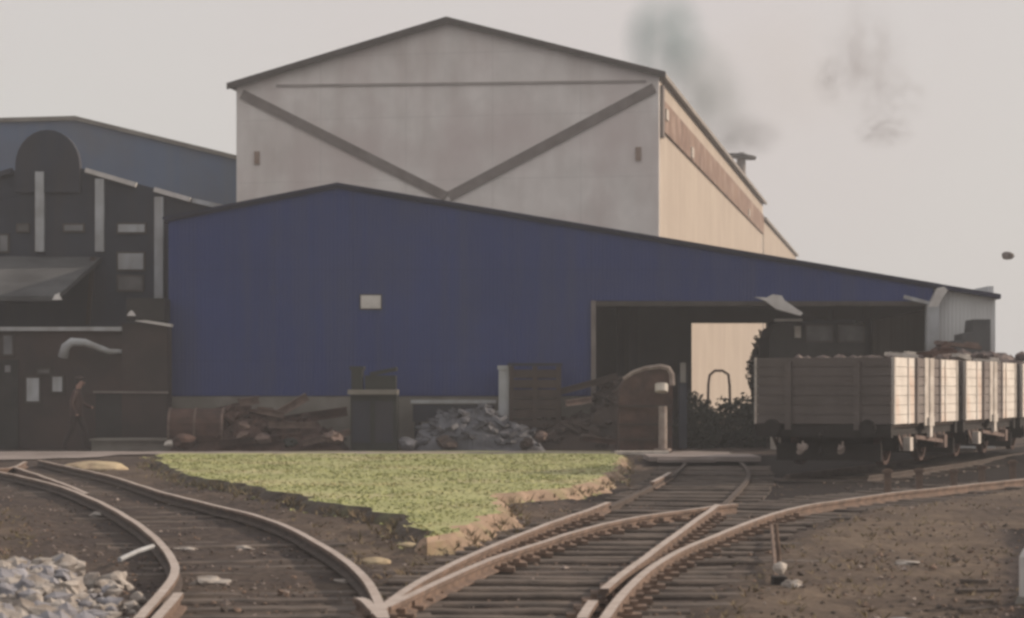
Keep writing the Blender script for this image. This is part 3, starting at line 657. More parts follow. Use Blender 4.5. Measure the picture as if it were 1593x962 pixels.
m = MB(); m.box(((X(190, DL)+X(262, DL))/2, DL+1.6, Z(503, DL)/2), (X(262, DL)-X(190, DL)-.02, 3.4, Z(503, DL))); m.build('end_block', M['sootbrown'], wk)
m = MB(); m.span(P(-80, 512, DL-.1), P(190, 512, DL-.1), .18, .10); m.build('gutter', M['palegrey'], wk)
m = MB(); m.span(P(212, 498, DL-.1), P(268, 507, DL-.1), .3, .07); m.build('flashing', M['white'], wk)
m = MB(); m.box(((X(200, DL)+X(258, DL))/2, DL+.2, Z(482, DL)), (.95, .9, .55)); m.build('roof_tank', M['black'], wk)
m = MB(); m.box(((X(148, DL)+X(262, DL))/2, DL-.05, (Z(612, DL)+.1)/2), (X(262, DL)-X(148, DL)-.06, .08, Z(612, DL)-.1)); dd = m.build('sliding_door', M['black'], wk)
m = MB(); m.span(P(145, 610, DL-.12), P(262, 611, DL-.12), .06, .05); m.build('door_rail', M['brace'], wk)
m = MB(); m.box(((X(-60, DL)+X(30, DL))/2, DL-.04, (Z(560, DL)+.1)/2), (1.4, .06, Z(560, DL)-.1)); m.build('doorway_shade', M['black'], wk)  # flat black panel painted for the dark inside an open door
DS2 = DL
def win2(px0, px1, py0, py1, mm_):
    return win(px0, px1, py0, py1, DL, mm_)
win2(6, 20, 522, 552, 'glass'); win2(8, 18, 568, 580, 'glass'); win2(42, 62, 588, 625, 'palegrey'); win2(82, 98, 586, 610, 'palegrey'); win2(60, 78, 575, 581, 'darkglass')
m = MB(); m.tube([P(98, 556, DL-.35), P(102, 540, DL-.4), P(112, 532, DL-.45), P(132, 533, DL-.4), P(150, 540, DL-.3), P(170, 547, DL-.15), P(190, 547, DL-.02)], .13, 10, r2=.06); m.build('bent_pipe', M['palegrey'], wk, smooth=True)
for px, py in ((89, 463), (205, 488)):
    p = P(px, py, DL-.2); m = MB(); m.tube([p+Vector((0, .2, .1)), p], .03, 6); m.tube([p+Vector((0, 0, .08)), p+Vector((0, 0, -.06))], .05, 10, r2=.13)
    m.build('wall_lamp', M['white'], wk)
# low loading kerb in front of the works
m = MB(); m.box((X(208, 53), 53.4, .22), (X(268, 53)-X(140, 53), 1.1, .26)); m.box((X(208, 53), 53.35, .365), (X(268, 53)-X(140, 53)+.06, 1.2, .05))
tag(m.build('loading_kerb', M['plinth'], None, (X(208, 53), 53.4, 0)), 'low concrete kerb below the black sliding door', 'kerb')

# ------------------------------------------------------------------ locomotive in the doorway
lx, ly = X(1272, 56.5), 56.5
lc = thing('locomotive', 'dark shunting locomotive standing in the doorway behind the first wagon', 'locomotive', (lx, ly, 0))
LW = 2.5
m = MB(); top = Z(503, 56.5)
m.prism([(lx-LW/2, 1.2), (lx-LW/2, top-.35), (lx-LW/2+.12, top-.08), (lx-LW/2+.5, top), (lx+LW/2-.5, top), (lx+LW/2-.12, top-.08), (lx+LW/2, top-.35), (lx+LW/2, 1.2)], ly, ly+2.4); m.build('cab', M['black'], lc)
m = MB(); m.box((lx, ly+1.2, top+.04), (LW-.6, 2.7, .07)); m.build('cab_roof', M['soot'], lc)
for a0, a1 in ((1252, 1296), (1303, 1345)):
    m = MB(); m.box((X((a0+a1)/2, ly), ly-.02, Z(519, ly)), (X(a1, ly)-X(a0, ly), .05, .48)); f = m.build('cab_window', M['trim'], lc)
    m = MB(); m.box((X((a0+a1)/2, ly), ly-.04, Z(519, ly)), (X(a1, ly)-X(a0, ly)-.1, .05, .38)); m.build('pane', M['darkglass'], f)
m = MB(); m.box((X(1240, ly), ly-.08, Z(517, ly)), (.16, .12, .3)); m.build('lamp', M['ironpale'], lc)
m = MB(); m.box((X(1225, ly), ly-.1, Z(501, ly)+.04), (.7, .3, .06)); m.build('lit_roof_edge', M['white'], lc)  # white strip added to stand for the sunlit cab roof edge
m = MB(); m.box((lx, ly+5, 1.75), (1.7, 5.2, 1.3)); m.build('bonnet', M['black'], lc)
m = MB(); m.box((lx, ly+3.8, 1.0), (2.4, 8.0, .35)); m.build('frame', M['under'], lc)
for s_ in (-1, 1):
    m = MB(); m.disc((lx+s_*.85, ly-.5, .95), (0, 1, 0), .2, .05); m.tube([(lx+s_*.85, ly-.5, .95), (lx+s_*.85, ly-.1, .95)], .08, 10); m.build('buffer', M['under'], lc)
    for yy in (1.2, 3.6, 6.0):
        m = MB(); m.disc((lx+s_*.72, ly+yy, .62), (1, 0, 0), .5, .13, 24); m.build('wheel', M['under'], lc)

# ------------------------------------------------------------------ scrap, crates and heaps in front of the blue shed
def beam(px0, py0, px1, py1, d, th, mm_, label, grp='rusty girders thrown in front of the blue shed', d2=None):
    a, b_ = P(px0, py0, d), P(px1, py1, d2 or d+.3); c = (a+b_)/2; m = MB(); dr = b_-a
    qv = dr.to_track_quat('X', 'Z').to_matrix(); L_ = dr.length
    for zz in (-1, 1): m.box(c+qv @ Vector((0, 0, zz*th/2)), (L_, th*.9, th*.18), qv)
    m.box(c, (L_, th*.16, th*.9), qv)
    o = m.build('girder', M[mm_], None, tuple(c)); return tag(o, label, 'girder', grp)
beam(392, 668, 478, 617, 53.2, .17, 'rustpale', 'rusty girder leaning up highest towards the shed wall')
beam(372, 627, 402, 622, 53.5, .16, 'rustpale', 'short pale girder end on top of the scrap at left')
beam(400, 638, 441, 646, 53.0, .14, 'rustpale', 'short girder lying below the leaning one')
beam(418, 661, 492, 662, 52.8, .13, 'rustpale', 'level girder in the middle of the rusty scrap')
beam(290, 652, 380, 630, 53.8, .15, 'rust', 'dark rusty girder rising behind the rusty tank')
beam(440, 655, 540, 640, 53.9, .2, 'rust', 'dark girder lying against the plinth beside the green machine')
beam(340, 690, 470, 678, 52.6, .14, 'rust', 'dark rusty girder at the foot of the scrap')
beam(470, 690, 545, 672, 52.6, .13, 'rustpale', 'girder sloping down beside the green machine')
beam(500, 668, 530, 690, 52.9, .13, 'rust', 'short dark girder leaning near the green machine')
beam(870, 610, 960, 586, 53.8, .13, 'brown', 'dark bar leaning over the brown heap to the right')
beam(880, 628, 920, 622, 53.2, .12, 'rustpale', 'short pale bar lying on the brown heap')
beam(905, 682, 958, 688, 52.5, .1, 'rust', 'thin bar on the ground left of the rusty hood')
for i, (px, py, r_, mm_, lab) in enumerate([(381, 662, .12, 'rustpale', 'pale rusty lump on the scrap, upper left'), (378, 677, .13, 'rustpale', 'pale rusty lump on the scrap below another'), (408, 683, .16, 'rustpale', 'rounded rusty lump at the foot of the scrap'), (452, 689, .14, 'greenblack', 'dark green lump at the front of the scrap'), (516, 680, .17, 'rustpale', 'rusty lump beside the green machine'), (285, 688, .24, 'rust', 'rusty lump at the left end of the scrap'), (264, 690, .1, 'ironpale', 'tiny pale stone at the shed corner'), (634, 692, .18, 'slate', 'grey lump left of the slate coloured heap'), (695, 690, .2, 'brown', 'brown lump before the slate coloured heap'), (820, 690, .15, 'brown', 'brown lump right of the slate coloured heap'), (843, 679, .13, 'rustpale', 'pale lump at the right foot of the slate heap')]):
    p = P(px, py, 52.4); m = MB(); m.rock((0, 0, 0), r_, 2, (1.2, 1, .8), seed=i*2.3, amp=.5); o = m.build('scrap_lump', M[mm_]); o.location = (p.x, p.y, max(p.z, .16)); tag(o, lab, 'scrap metal')
def heap(px0, px1, ytop, d, depth, m_, name, label, seed, cat='heap', n_=900, kind='stuff', bits=60, peak=.5):
    x0, x1 = X(px0, d), X(px1, d); ht = Z(ytop, d); m = MB(); nx_, ny_ = 44, 14; vs_ = []
    for a in range(nx_):
        for b_ in range(ny_):
            u, v = a/(nx_-1), b_/(ny_-1); e = (math.sin(math.pi*u**(math.log(.5)/math.log(peak)))**.7)*math.sin(math.pi*v)**.6
            x = x0+(x1-x0)*u; yy = d-depth/2+depth*v
            vs_.append((x, yy, .05+e*(ht-.05)*(1+.35*noise.noise(Vector((x*2+seed, yy*2, 0))))+.16*e*noise.noise(Vector((x*6, yy*6, seed)))))
    m.add(vs_, [(a*ny_+b_, (a+1)*ny_+b_, (a+1)*ny_+b_+1, a*ny_+b_+1) for a in range(nx_-1) for b_ in range(ny_-1)])
    rnd = random.Random(seed)
    for _ in range(bits):
        a, b_ = rnd.randrange(3, nx_-3), rnd.randrange(1, ny_-2); p = Vector(vs_[a*ny_+b_])
        R = Matrix.Rotation(rnd.uniform(-.6, .6), 3, 'Y') @ Matrix.Rotation(rnd.uniform(-1, 1), 3, 'Z') @ Matrix.Rotation(rnd.uniform(-.5, .5), 3, 'X')
        if rnd.random() < .5: m.box(p, (rnd.uniform(.15, .5), rnd.uniform(.1, .3), rnd.uniform(.03, .1)), R)
        else: m.rock(p, rnd.uniform(.06, .17), 1, seed=rnd.random()*40)
    return tag(m.build(name, M[m_]), label, cat, kind=kind)
heap(270, 545, 640, 53.7, 2.0, 'rust', 'rusty_scrap', 'rust brown scrap iron heaped along the shed plinth', 4, bits=120, peak=.42)
heap(640, 850, 640, 53.4, 2.0, 'slate', 'slate_scrap', 'slate blue heap of scrap before the blue shed', 9, bits=120, peak=.42)
heap(780, 960, 650, 54.0, 1.8, 'brown', 'brown_scrap', 'dark brown heap before the doorway edge', 14, bits=90, peak=.6)
heap(870, 1000, 590, 54.3, 1.4, 'brown', 'brown_scrap', 'taller dark brown heap beside the rusty hood', 17, bits=70, peak=.7)
# rusty tank
p = G(322, 699); m = MB(); m.tube([(p.x-.7, 53.2, .62), (p.x+.55, 53.2, .62)], .5, 20)
tk = thing('rusty_tank', 'rust brown drum lying on its side at the left of the scrap', 'tank', (p.x, 53.2, 0.1)); m.build('shell', M['rust'], tk)
for a in (-.72, -.1, .56):
    m = MB(); m.disc((p.x+a, 53.2, .62), (1, 0, 0), .53, .05, 20); m.build('hoop', M['rustpale'], tk)
# dark green machine
gx, gd = X(583, 53.2), 53.2
gm_ = thing('green_machine', 'tall dark green machine housing with a notched top', 'machine', (gx, gd, 0))
m = MB(); m.box((gx, gd, .78), (1.12, .8, 1.4)); m.build('housing', M['greenblack'], gm_)
m = MB(); m.box((gx-.02, gd-.1, 1.52), (1.2, .9, .12)); m.build('deck', M['plinth'], gm_)
m = MB(); m.box((gx-.42, gd, 1.82), (.26, .6, .5)); m.box((gx-.42, gd, 2.1), (.34, .66, .08)); m.build('post_head', M['greenblack'], gm_)
m = MB(); m.box((gx+.15, gd, 1.75), (.75, .5, .34)); m.span((gx-.1, gd-.1, 1.95), (gx+.55, gd-.1, 2.08), .4, .09); m.build('top_casting', M['greenblack'], gm_)
for a in (-.3, .25):
    m = MB(); m.box((gx+a, gd-.42, .8), (.42, .04, 1.0)); m.build('panel', M['soot'], gm_)
# flat bench behind the slate heap
bx = X(706, 54.2)
bt = thing('steel_bench', 'long flat topped steel bench behind the slate coloured heap', 'bench', (bx, 54.2, 0))
m = MB(); m.box((bx, 54.2, 1.28), (2.1, .8, .08)); m.build('top', M['palegrey'], bt)
m = MB(); m.box((bx, 54.2, 1.0), (2.0, .7, .42)); m.build('apron', M['soot'], bt)
for a in (-.9, .9):
    m = MB(); m.box((bx+a, 54.2, .5), (.12, .6, .75)); m.build('leg', M['soot'], bt)
# pale post and timber crate
px_ = X(784, 53.8); m = MB(); m.box((px_, 53.8, 1.1), (.26, .26, 2.0)); m.box((px_, 53.8, 2.12), (.32, .32, .1)); m.box((px_, 53.8, 1.0), (.34, .34, .12))
tag(m.build('concrete_post', M['palegrey'], None, (px_, 53.8, 0)), 'pale square concrete post left of the brown crate', 'post')
cxx = X(832, 54.1)
ct = thing('timber_crate', 'dark brown slatted timber crate against the shed wall', 'crate', (cxx, 54.1, 0))
m = MB()
for i in range(8): m.box((cxx, 54.1, .25+i*.245), (1.25, 1.0, .2))
m.build('slats', M['brown'], ct)
for a in (-.58, 0, .58):
    m = MB(); m.box((cxx+a, 53.58, 1.15), (.12, .05, 2.0)); m.build('batten', M['brown'], ct)
m = MB(); m.box((cxx, 54.1, 2.2), (1.35, 1.1, .06)); m.build('lid', M['soot'], ct)
# rusty hooded machine by the doorway
hd = 50.6; hx = X(1003, hd)
hm = thing('hooded_machine', 'rust red machine with a curved hood and sunlit pale edge by the doorway', 'machine', (hx, hd, 0))
x0, x1 = X(975, hd), X(1036, hd)
zc = Z(600, hd)
hpts = [(962, 640), (964, 606), (970, 590), (984, 580), (1004, 573), (1028, 570), (1040, 573), (1045, 582), (1045, 640)]
m = MB(); m.prism([s(a, b_, hd) for a, b_ in hpts], hd-.35, hd+.5); m.build('hood', M['rust'], hm)
m = MB(); m.tube([P(a, b_, hd-.36) for a, b_ in hpts[2:8]]+[P(1046, 600, hd-.36)], .05, 6, r2=.075); m.build('hood_rim', M['edge'], hm)  # pale rim colour stands for sunlight along the hood
zc = Z(640, hd)
x0, x1 = X(962, hd), X(1044, hd)
m = MB(); m.box(((x0+x1)/2, hd+.05, (zc+.1)/2), (x1-x0, .75, zc-.1)); m.build('body', M['rust'], hm)
m = MB(); m.box(((x0+x1)/2, hd-.35, zc+.12), (x1-x0+.05, .1, .06)); m.box(((x0+x1)/2, hd-.35, zc-.3), (x1-x0+.02, .1, .05)); m.box(((x0+x1)/2, hd-.35, zc-.65), (x1-x0+.02, .1, .05)); m.build('flanges', M['brown'], hm)
m = MB(); m.tube([(X(1029, hd), hd-.45, zc+.12), (X(1029, hd), hd-.45, .15)], .10, 10); m.disc((X(1029, hd), hd-.45, .2), (0, 0, 1), .2, .06); m.build('side_pipe', M['edge'], hm)
m = MB(); m.tube([P(1029, 610, hd-.55), P(1029, 598, hd-.5)], .15, 12); m.build('flange_end', M['ironpale'], hm)
m = MB(); m.box((X(998, 49.6), 49.6, .14), (1.2, .5, .09)); tag(m.build('concrete_slab', M['ironpale'], None, (X(998, 49.6), 49.6, .1)), 'small pale slab on the ground below the hooded machine', 'slab')
p = P(1062, 565, 54.6)
gpst = thing('gate_post', 'thin grey post standing inside the left of the bright opening', 'post', (p.x, 54.6, 0))
m = MB(); m.box((p.x, 54.6, 1.05), (.2, .2, 1.9)); m.build('shaft', M['soot'], gpst); m = MB(); m.box((p.x, 54.48, Z(580, 54.6)), (.14, .05, .5)); m.build('face_plate', M['plinth'], gpst)
m = MB(); m.box((X(1090, 47), 47, .12), (2.35, 2.2, .1)); m.box((X(1060, 47), 45.7, .1), (1.2, .5, .07))
tag(m.build('concrete_slab', M['path'], None, (X(1090, 47), 47, .1)), 'long pale slab crossing the track before the doorway', 'slab')
# hoop in doorway
m = MB(); hp = [P(1102, 598, 57), P(1104, 584, 57), P(1112, 577, 57), P(1124, 577, 57), P(1133, 583, 57), P(1135, 600, 57), P(1136, 640, 57)]; m.tube(hp, .035, 8); m.tube([P(1102, 598, 57), P(1100, 690, 57)], .035, 8)
tag(m.build('pipe_hoop', M['rustpale'], None, (X(1118, 57), 57, 0)), 'bent pipe hoop standing in the bright opening', 'pipe')

# ------------------------------------------------------------------ bushes, far trees
def leafy(m, c, rx, ry, rz_, n_, size, rnd, mi=0):
    for _ in range(n_):
        while True:
            v = Vector((rnd.uniform(-1, 1), rnd.uniform(-1, 1), rnd.uniform(-1, 1)))
            if v.length < 1 and v.length > .25: break
        k = 1+.35*noise.noise(v*2+Vector(c)); p = Vector(c)+Vector((v.x*rx*k, v.y*ry*k, v.z*rz_*k))
        a = Vector((rnd.gauss(0, 1), rnd.gauss(0, 1), rnd.gauss(0, 1))).normalized()*size*rnd.uniform(.5, 1.3); b_ = a.orthogonal().normalized()*a.length*.6
        m.add([p-a, p+b_, p+a, p-b_], [(0, 1, 2, 3)], mi)
rnd = random.Random(5)
for (px, py, d, rx, rz_, lab) in ((1150, 662, 56.2, .8, .75, 'dark low bush filling the bottom of the bright opening'), (1085, 665, 55.7, .55, .75, 'dark bush beside the thin grey post'), (1188, 575, 60.5, .45, 1.0, 'dark climbing bush at the right edge of the bright opening')):
    c = P(px, py, d); b0 = thing('bush', lab, 'bush', (c.x, d, 0.05)); m = MB(); leafy(m, c, rx, .5, rz_, 2200, .07, rnd); m.build('foliage', M['leafdark'], b0)
    for a in range(4):
        m = MB(); m.tube([(c.x+(a-1.5)*.08, d, .05), (c.x+(a-1.5)*.2, d, c.z*.6), (c.x+(a-1.5)*.3, d+.1, c.z)], .03, 5, r2=.01); m.build('stem', M['bark'], b0)
for i, (px, d, h, lab) in enumerate(((1575, 150, 3.6, 'dark distant tree beyond the wagons at the right edge'), (1615, 158, 4.4, 'distant tree just beyond the right edge of the photo'), (1548, 170, 3.4, 'small distant tree beside the grey end bay'))):
    x = X(px, d); b0 = thing('tree', lab, 'tree', (x, d, 0)); m = MB()
    for _ in range(6): leafy(m, (x+rnd.uniform(-1.4, 1.4), d+rnd.uniform(-1, 1), h*.62+rnd.uniform(-.7, .5)), 1.0, 1.0, .8, 260, .2, rnd)
    m.build('crown', M['leafdark'], b0); m = MB(); m.tube([(x, d, 0), (x+.1, d, h*.4), (x, d, h*.75)], .16, 7, r2=.05); m.build('trunk', M['bark'], b0)
# stepped dark hopper in front of the grey bay
hx0 = 53.6
hp_ = thing('hopper', 'dark stepped hopper standing before the grey end bay', 'hopper', (X(1515, hx0), hx0, 0))
m = MB(); m.prism([s(1487, 560, hx0), s(1487, 530, hx0), s(1497, 530, hx0), s(1497, 520, hx0), s(1513, 516, hx0), s(1515, 497, hx0), s(1541, 497, hx0), s(1541, 560, hx0)], hx0, hx0+1); m.build('bin', M['sootroof'], hp_)
m = MB(); m.box((X(1515, hx0), hx0+.5, .95), (.8, .9, 1.5)); m.build('stand', M['soot'], hp_)

# ------------------------------------------------------------------ foreground stones and bits
rnd = random.Random(11)
m = MB()
for i in range(430):
    u = rnd.random(); px = rnd.triangular(-60, 225, 40); py = rnd.uniform(885, 985) if px < 120 else rnd.uniform(915, 985)
    if px > 180 and py < 930: continue
    p = G(px, py, .02); r_ = rnd.uniform(.025, .085)*(1.1 if px < 110 else .8); m.rock((p.x, p.y, gh(p.x, p.y)+r_*.35+rnd.random()*.07), r_, 1, (1.2, 1, .75), seed=rnd.random()*90, mi=rnd.choice([0, 0, 1]), amp=.5)
o = m.build('rubble', [M['stone'], M['stoneblue']]); tag(o, 'scattered pale stones and clinker at the lower left', 'rubble', kind='stuff')
big = [(35, 930, .11, 1, 'bluish stone in the middle of the pale rubble'), (70, 905, .11, 1, 'blue grey stone at the top of the rubble'), (105, 895, .12, 0, 'pale upright stone at the right of the rubble top'), (45, 952, .12, 0, 'large yellow white stone at the bottom of the rubble'), (12, 918, .13, 1, 'blue grey stone at the left edge of the photo'), (100, 925, .14, 0, 'pale slanting stone in the right of the rubble'), (135, 905, .1, 0, 'brownish stone just outside the rubble'), (183, 905, .13, 0, 'ring shaped pale stone right of the rubble'), (165, 912, .09, 0, 'small stone touching the ring shaped one'), (215, 930, .07, 0, 'small pale stone nearest the left rail'), (8, 942, .14, 1, 'wet looking bluish stone low at the left edge')]
for i, (px, py, r_, t_, lab) in enumerate(big):
    p = G(px, py, .02); m = MB(); m.rock((0, 0, 0), r_, 3, (rnd.uniform(.8, 1.4), 1, rnd.uniform(.6, .95)), seed=i*5.3, amp=.55); o = m.build('stone', M['stoneblue' if t_ else 'stone']); o.location = (p.x, p.y, gh(p.x, p.y)+r_*.45); o.rotation_euler = (0, 0, rnd.random()*3); tag(o, lab, 'stone')
for i, (px, py, r_, sq, mm_, lab) in enumerate([(152, 722, .42, (1.6, 1, .34), 'sand', 'pale yellow sand mound beside the far end of the left track'), (328, 885, .10, (1.5, 1, .5), 'stone', 'flat pale stone between the left rails'), (1234, 903, .055, (1.2, 1, .8), 'stone', 'small white stone right of the point lever'), (152, 788, .08, (1.3, 1, .5), 'stone', 'small pale stone left of the curved rail'), (545, 883, .06, (2, 1, .4), 'stone', 'thin pale stone beside the inner rail bend'), (585, 855, .09, (1.5, 1, .5), 'sand', 'sandy clod below the grass point'), (635, 838, .07, (1.6, 1, .5), 'sand', 'small sandy clod near the grass tip'), (290, 836, .06, (2, 1, .4), 'stone', 'flat stone on a sleeper of the left track'), (380, 836, .06, (1.6, 1, .5), 'stone', 'round pale stone on a far left sleeper'), (1412, 868, .06, (2, 1, .5), 'stone', 'pale stone alone on the brown ground at right'), (1395, 962, .12, (1.6, 1, .6), 'stoneblue', 'dark stone at the bottom edge, right of centre'), (40, 693, .3, (1.5, .8, .4), 'rust', 'rusty lump on the path at far left'), (70, 694, .4, (1.9, .8, .22), 'ironpale', 'pale flattened heap on the path at far left')]):
    p = G(px, py, .08 if py > 760 else .1); m = MB(); m.rock((0, 0, 0), r_, 3, sq, seed=i*3.7, amp=.15 if r_ > .2 or mm_ == 'sand' else .45); nm = 'sand_mound' if 'mound' in lab else 'stone'; o = m.build(nm, M[mm_]); o.location = (p.x, p.y, gh(p.x, p.y)+r_*sq[2]*.4); tag(o, lab, 'sand' if 'mound' in lab else 'stone')
a, b_ = G(186, 876, .03), G(238, 858, .06); m = MB(); m.tube([a+Vector((0, 0, .03)), a.lerp(b_, .5)+Vector((0, .02, .05)), b_+Vector((0, 0, .05))], .022, 6); tag(m.build('metal_rod', M['palegrey'], None, tuple(a)), 'pale rod lying on the dark ballast left of the rail', 'rod')
# point lever
lp = G(1212, 912, 0); lv = thing('point_lever', 'slim rusty point lever standing right of the forked rails', 'lever', (lp.x, lp.y, 0))
m = MB(); m.box((lp.x, lp.y, .03), (.11, .2, .10)); m.build('base_box', M['under'], lv)
m = MB(); m.tube([(lp.x, lp.y, .1), (lp.x-.005, lp.y, .3), (lp.x-.02, lp.y+.05, .5)], .022, 8, r2=.016); m.build('handle', M['railside'], lv)
m = MB(); m.rock((lp.x, lp.y-.05, .15), .055, 2, (1, 1, 1), 2, .2); m.build('weight', M['ironpale'], lv)
a = G(1200, 812, .1); m = MB(); m.tube([(lp.x-.02, lp.y+.05, .07), (a.x, a.y, .06)], .018, 6); m.build('pull_rod', M['railside'], lv)
# planks at lower right
for i, (px0, px1, py, dy, lab) in enumerate(((1496, 1540, 903, 2, 'top plank of the small stack at the lower right'), (1488, 1552, 916, -1, 'second plank of the small stack at the lower right'), (1503, 1547, 928, 1, 'third plank of the small stack at the lower right'), (1494, 1543, 940, -2, 'nearest plank of the small stack at the lower right'))):
    a, b_ = G(px0, py, .05), G(px1, py+dy, .05); c = (a+b_)/2; m = MB(); z = gh(c.x, c.y)+.012
    k_ = 6
    for e in range(k_):
        u0, u1 = a.lerp(b_, e/k_), a.lerp(b_, (e+1)/k_); wz = .008*noise.noise(u0*9); m.span((u0.x, u0.y, z+wz), (u1.x, u1.y, z+.006*noise.noise(u1*9)), .075+.02*noise.noise(u0*5), .028)
    tag(m.build('plank', M['sleeper'], None, (c.x, c.y, z)), lab, 'plank', 'planks stacked at the lower right')
# loose ballast and clinker over the yard
rnd = random.Random(31); m = MB()
octa = [Vector(v) for v in ((1, 0, 0), (-1, 0, 0), (0, 1, 0), (0, -1, 0), (0, 0, 1), (0, 0, -1))]
of = [(0, 2, 4), (2, 1, 4), (1, 3, 4), (3, 0, 4), (2, 0, 5), (1, 2, 5), (3, 1, 5), (0, 3, 5)]
for i in range(9000):
    y = 14+24*rnd.random()**1.7; x = rnd.uniform(-.26, .26)*y
    if inside(x, y, ring): continue
    if noise.noise(Vector((x*1.1, y*.6, 7))) < -.05 and rnd.random() < .8: continue
    r_ = rnd.uniform(.008, .024)*(1.9 if rnd.random() < .04 else 1); z = gh(x, y)+r_*.3
    R = Matrix.Rotation(rnd.random()*6, 3, 'Z') @ Matrix.Rotation(rnd.random(), 3, 'X')
    m.add([Vector((x, y, z))+R @ Vector((v.x*r_*rnd.uniform(.8, 1.5), v.y*r_*rnd.uniform(.7, 1.2), v.z*r_*rnd.uniform(.5, 1))) for v in octa], of, rnd.choice([0, 0, 0, 1, 1, 2]))
o = m.build('gravel', [M['sleeper'], M['chair'], M['edge']]); tag(o, 'loose clinker and ballast strewn over the cinder yard', 'gravel', kind='stuff')
# white post at the right edge
bp_ = G(1606, 938, .02); wp = thing('marker_post', 'white round topped post cut off by the right edge', 'post', (bp_.x, bp_.y, 0))
m = MB(); rr = .095; m.tube([(bp_.x, bp_.y, 0), (bp_.x, bp_.y, .36)], rr, 20); m.tube([(bp_.x, bp_.y, .36), (bp_.x, bp_.y, .41), (bp_.x, bp_.y, .44)], rr, 20, r2=rr*.45); m.build('shaft', M['white'], wp, smooth=False)
m = MB(); m.tube([(bp_.x, bp_.y, 0), (bp_.x, bp_.y, .07)], .13, 16, r2=.11); m.build('foot', M['plinth'], wp)

# ------------------------------------------------------------------ person
pd = 53.0; pb = G(120, 704); pb = Vector((X(118, pd), pd, .11))
def skin(verts, edges, rad, name, root=0, sub=2):
    me = bpy.data.meshes.new(name); me.from_pydata(verts, edges, []); o = bpy.data.objects.new(name, me); C.objects.link(o)
    mdf = o.modifiers.new('s', 'SKIN'); 
    for i, r_ in enumerate(rad):
        me.skin_vertices[0].data[i].radius = (r_, r_) if not isinstance(r_, tuple) else r_
        me.skin_vertices[0].data[i].use_root = (i == root)
    ms = o.modifiers.new('u', 'SUBSURF'); ms.levels = sub; ms.render_levels = sub
    dg = bpy.context.evaluated_depsgraph_get(); ev = o.evaluated_get(dg); nm = bpy.data.meshes.new_from_object(ev); bpy.data.objects.remove(o); return nm
V = [(0, 0, .95), (.01, 0, 1.12), (.03, 0, 1.32), (.05, 0, 1.46), (.07, 0, 1.53), (.10, 0, 1.62), (.10, 0, 1.72),
     (-.03, -.10, .88), (-.08, -.11, .5), (-.27, -.10, .13), (-.17, -.11, .03),
     (.03, .10, .88), (.20, .11, .52), (.24, .10, .1), (.36, .11, .03),
     (.02, -.21, 1.39), (-.07, -.25, 1.13), (.06, -.25, .91), (.10, -.25, .83),
     (.03, .21, 1.39), (.10, .25, 1.14), (.32, .22, 1.04), (.39, .21, 1.02)]
E = [(0, 1), (1, 2), (2, 3), (3, 4), (4, 5), (5, 6), (0, 7), (7, 8), (8, 9), (9, 10), (0, 11), (11, 12), (12, 13), (13, 14), (2, 15), (15, 16), (16, 17), (17, 18), (2, 19), (19, 20), (20, 21), (21, 22)]
Rr = [.15, .15, .17, .07, .065, .1, .085, .1, .07, .05, .05, .1, .07, .05, .05, .07, .055, .042, .035, .07, .055, .042, .035]
nm = skin(V, E, Rr, 'person_body')
for mm_ in ('coat', 'trousers', 'skin'): nm.materials.append(M[mm_])
for pl in nm.polygons:
    c = pl.center; pl.use_smooth = True
    hand = (c.y < -.19 and c.z < .88) or (c.y > .15 and c.x > .345 and c.z > .9)
    pl.material_index = 2 if (c.z > 1.49 or hand) else (1 if c.z < .82 else 0)
po = bpy.data.objects.new('person', nm); C.objects.link(po); po.location = pb; po.rotation_euler = (0, 0, 0)
tag(po, 'person in a brown coat and dark trousers walking before the sooty works', 'person')
m = MB(); m.rock((.09, 0, 1.735), .115, 2, (1.05, 1, .62), 1, .1); m.box((.2, 0, 1.70), (.12, .15, .02)); m.build('cap', M['trousers'], None).parent = po
m = MB(); m.rock((.06, 0, 1.66), .1, 2, (.9, 1, .9), 4, .15); m.build('hair', M['black'], None).parent = po

m = MB(); m.rock((.205, 0, 1.63), .022, 1, (1.2, .8, 1.3), 1, .1); m.box((.19, 0, 1.575), (.02, .05, .012)); m.build('nose', M['skin'], None).parent = po
# ------------------------------------------------------------------ bird
bp3 = P(1568, 398, 60)
m = MB(); m.rock((0, 0, 0), .13, 2, (1.3, .8, .85), 3, .2); m.rock((-.13, 0, .04), .045, 1, (1, 1, 1), 1, .1)
m.add([(-.05, 0, .04), (.1, 0, .04), (.10, .2, .03), (.02, .2, .04)], [(0, 1, 2, 3)]); m.add([(-.05, 0, .04), (.1, 0, .04), (.10, -.2, .03), (.02, -.2, .04)], [(0, 1, 2, 3)]); m.add([(.1, -.03, 0), (.1, .03, 0), (.21, .05, -.02), (.21, -.05, -.02)], [(0, 1, 2, 3)])
o = m.build('bird', M['joint'] if False else M['brace']); o.location = bp3; tag(o, 'small dark bird flying above the right end of the sheds', 'bird')

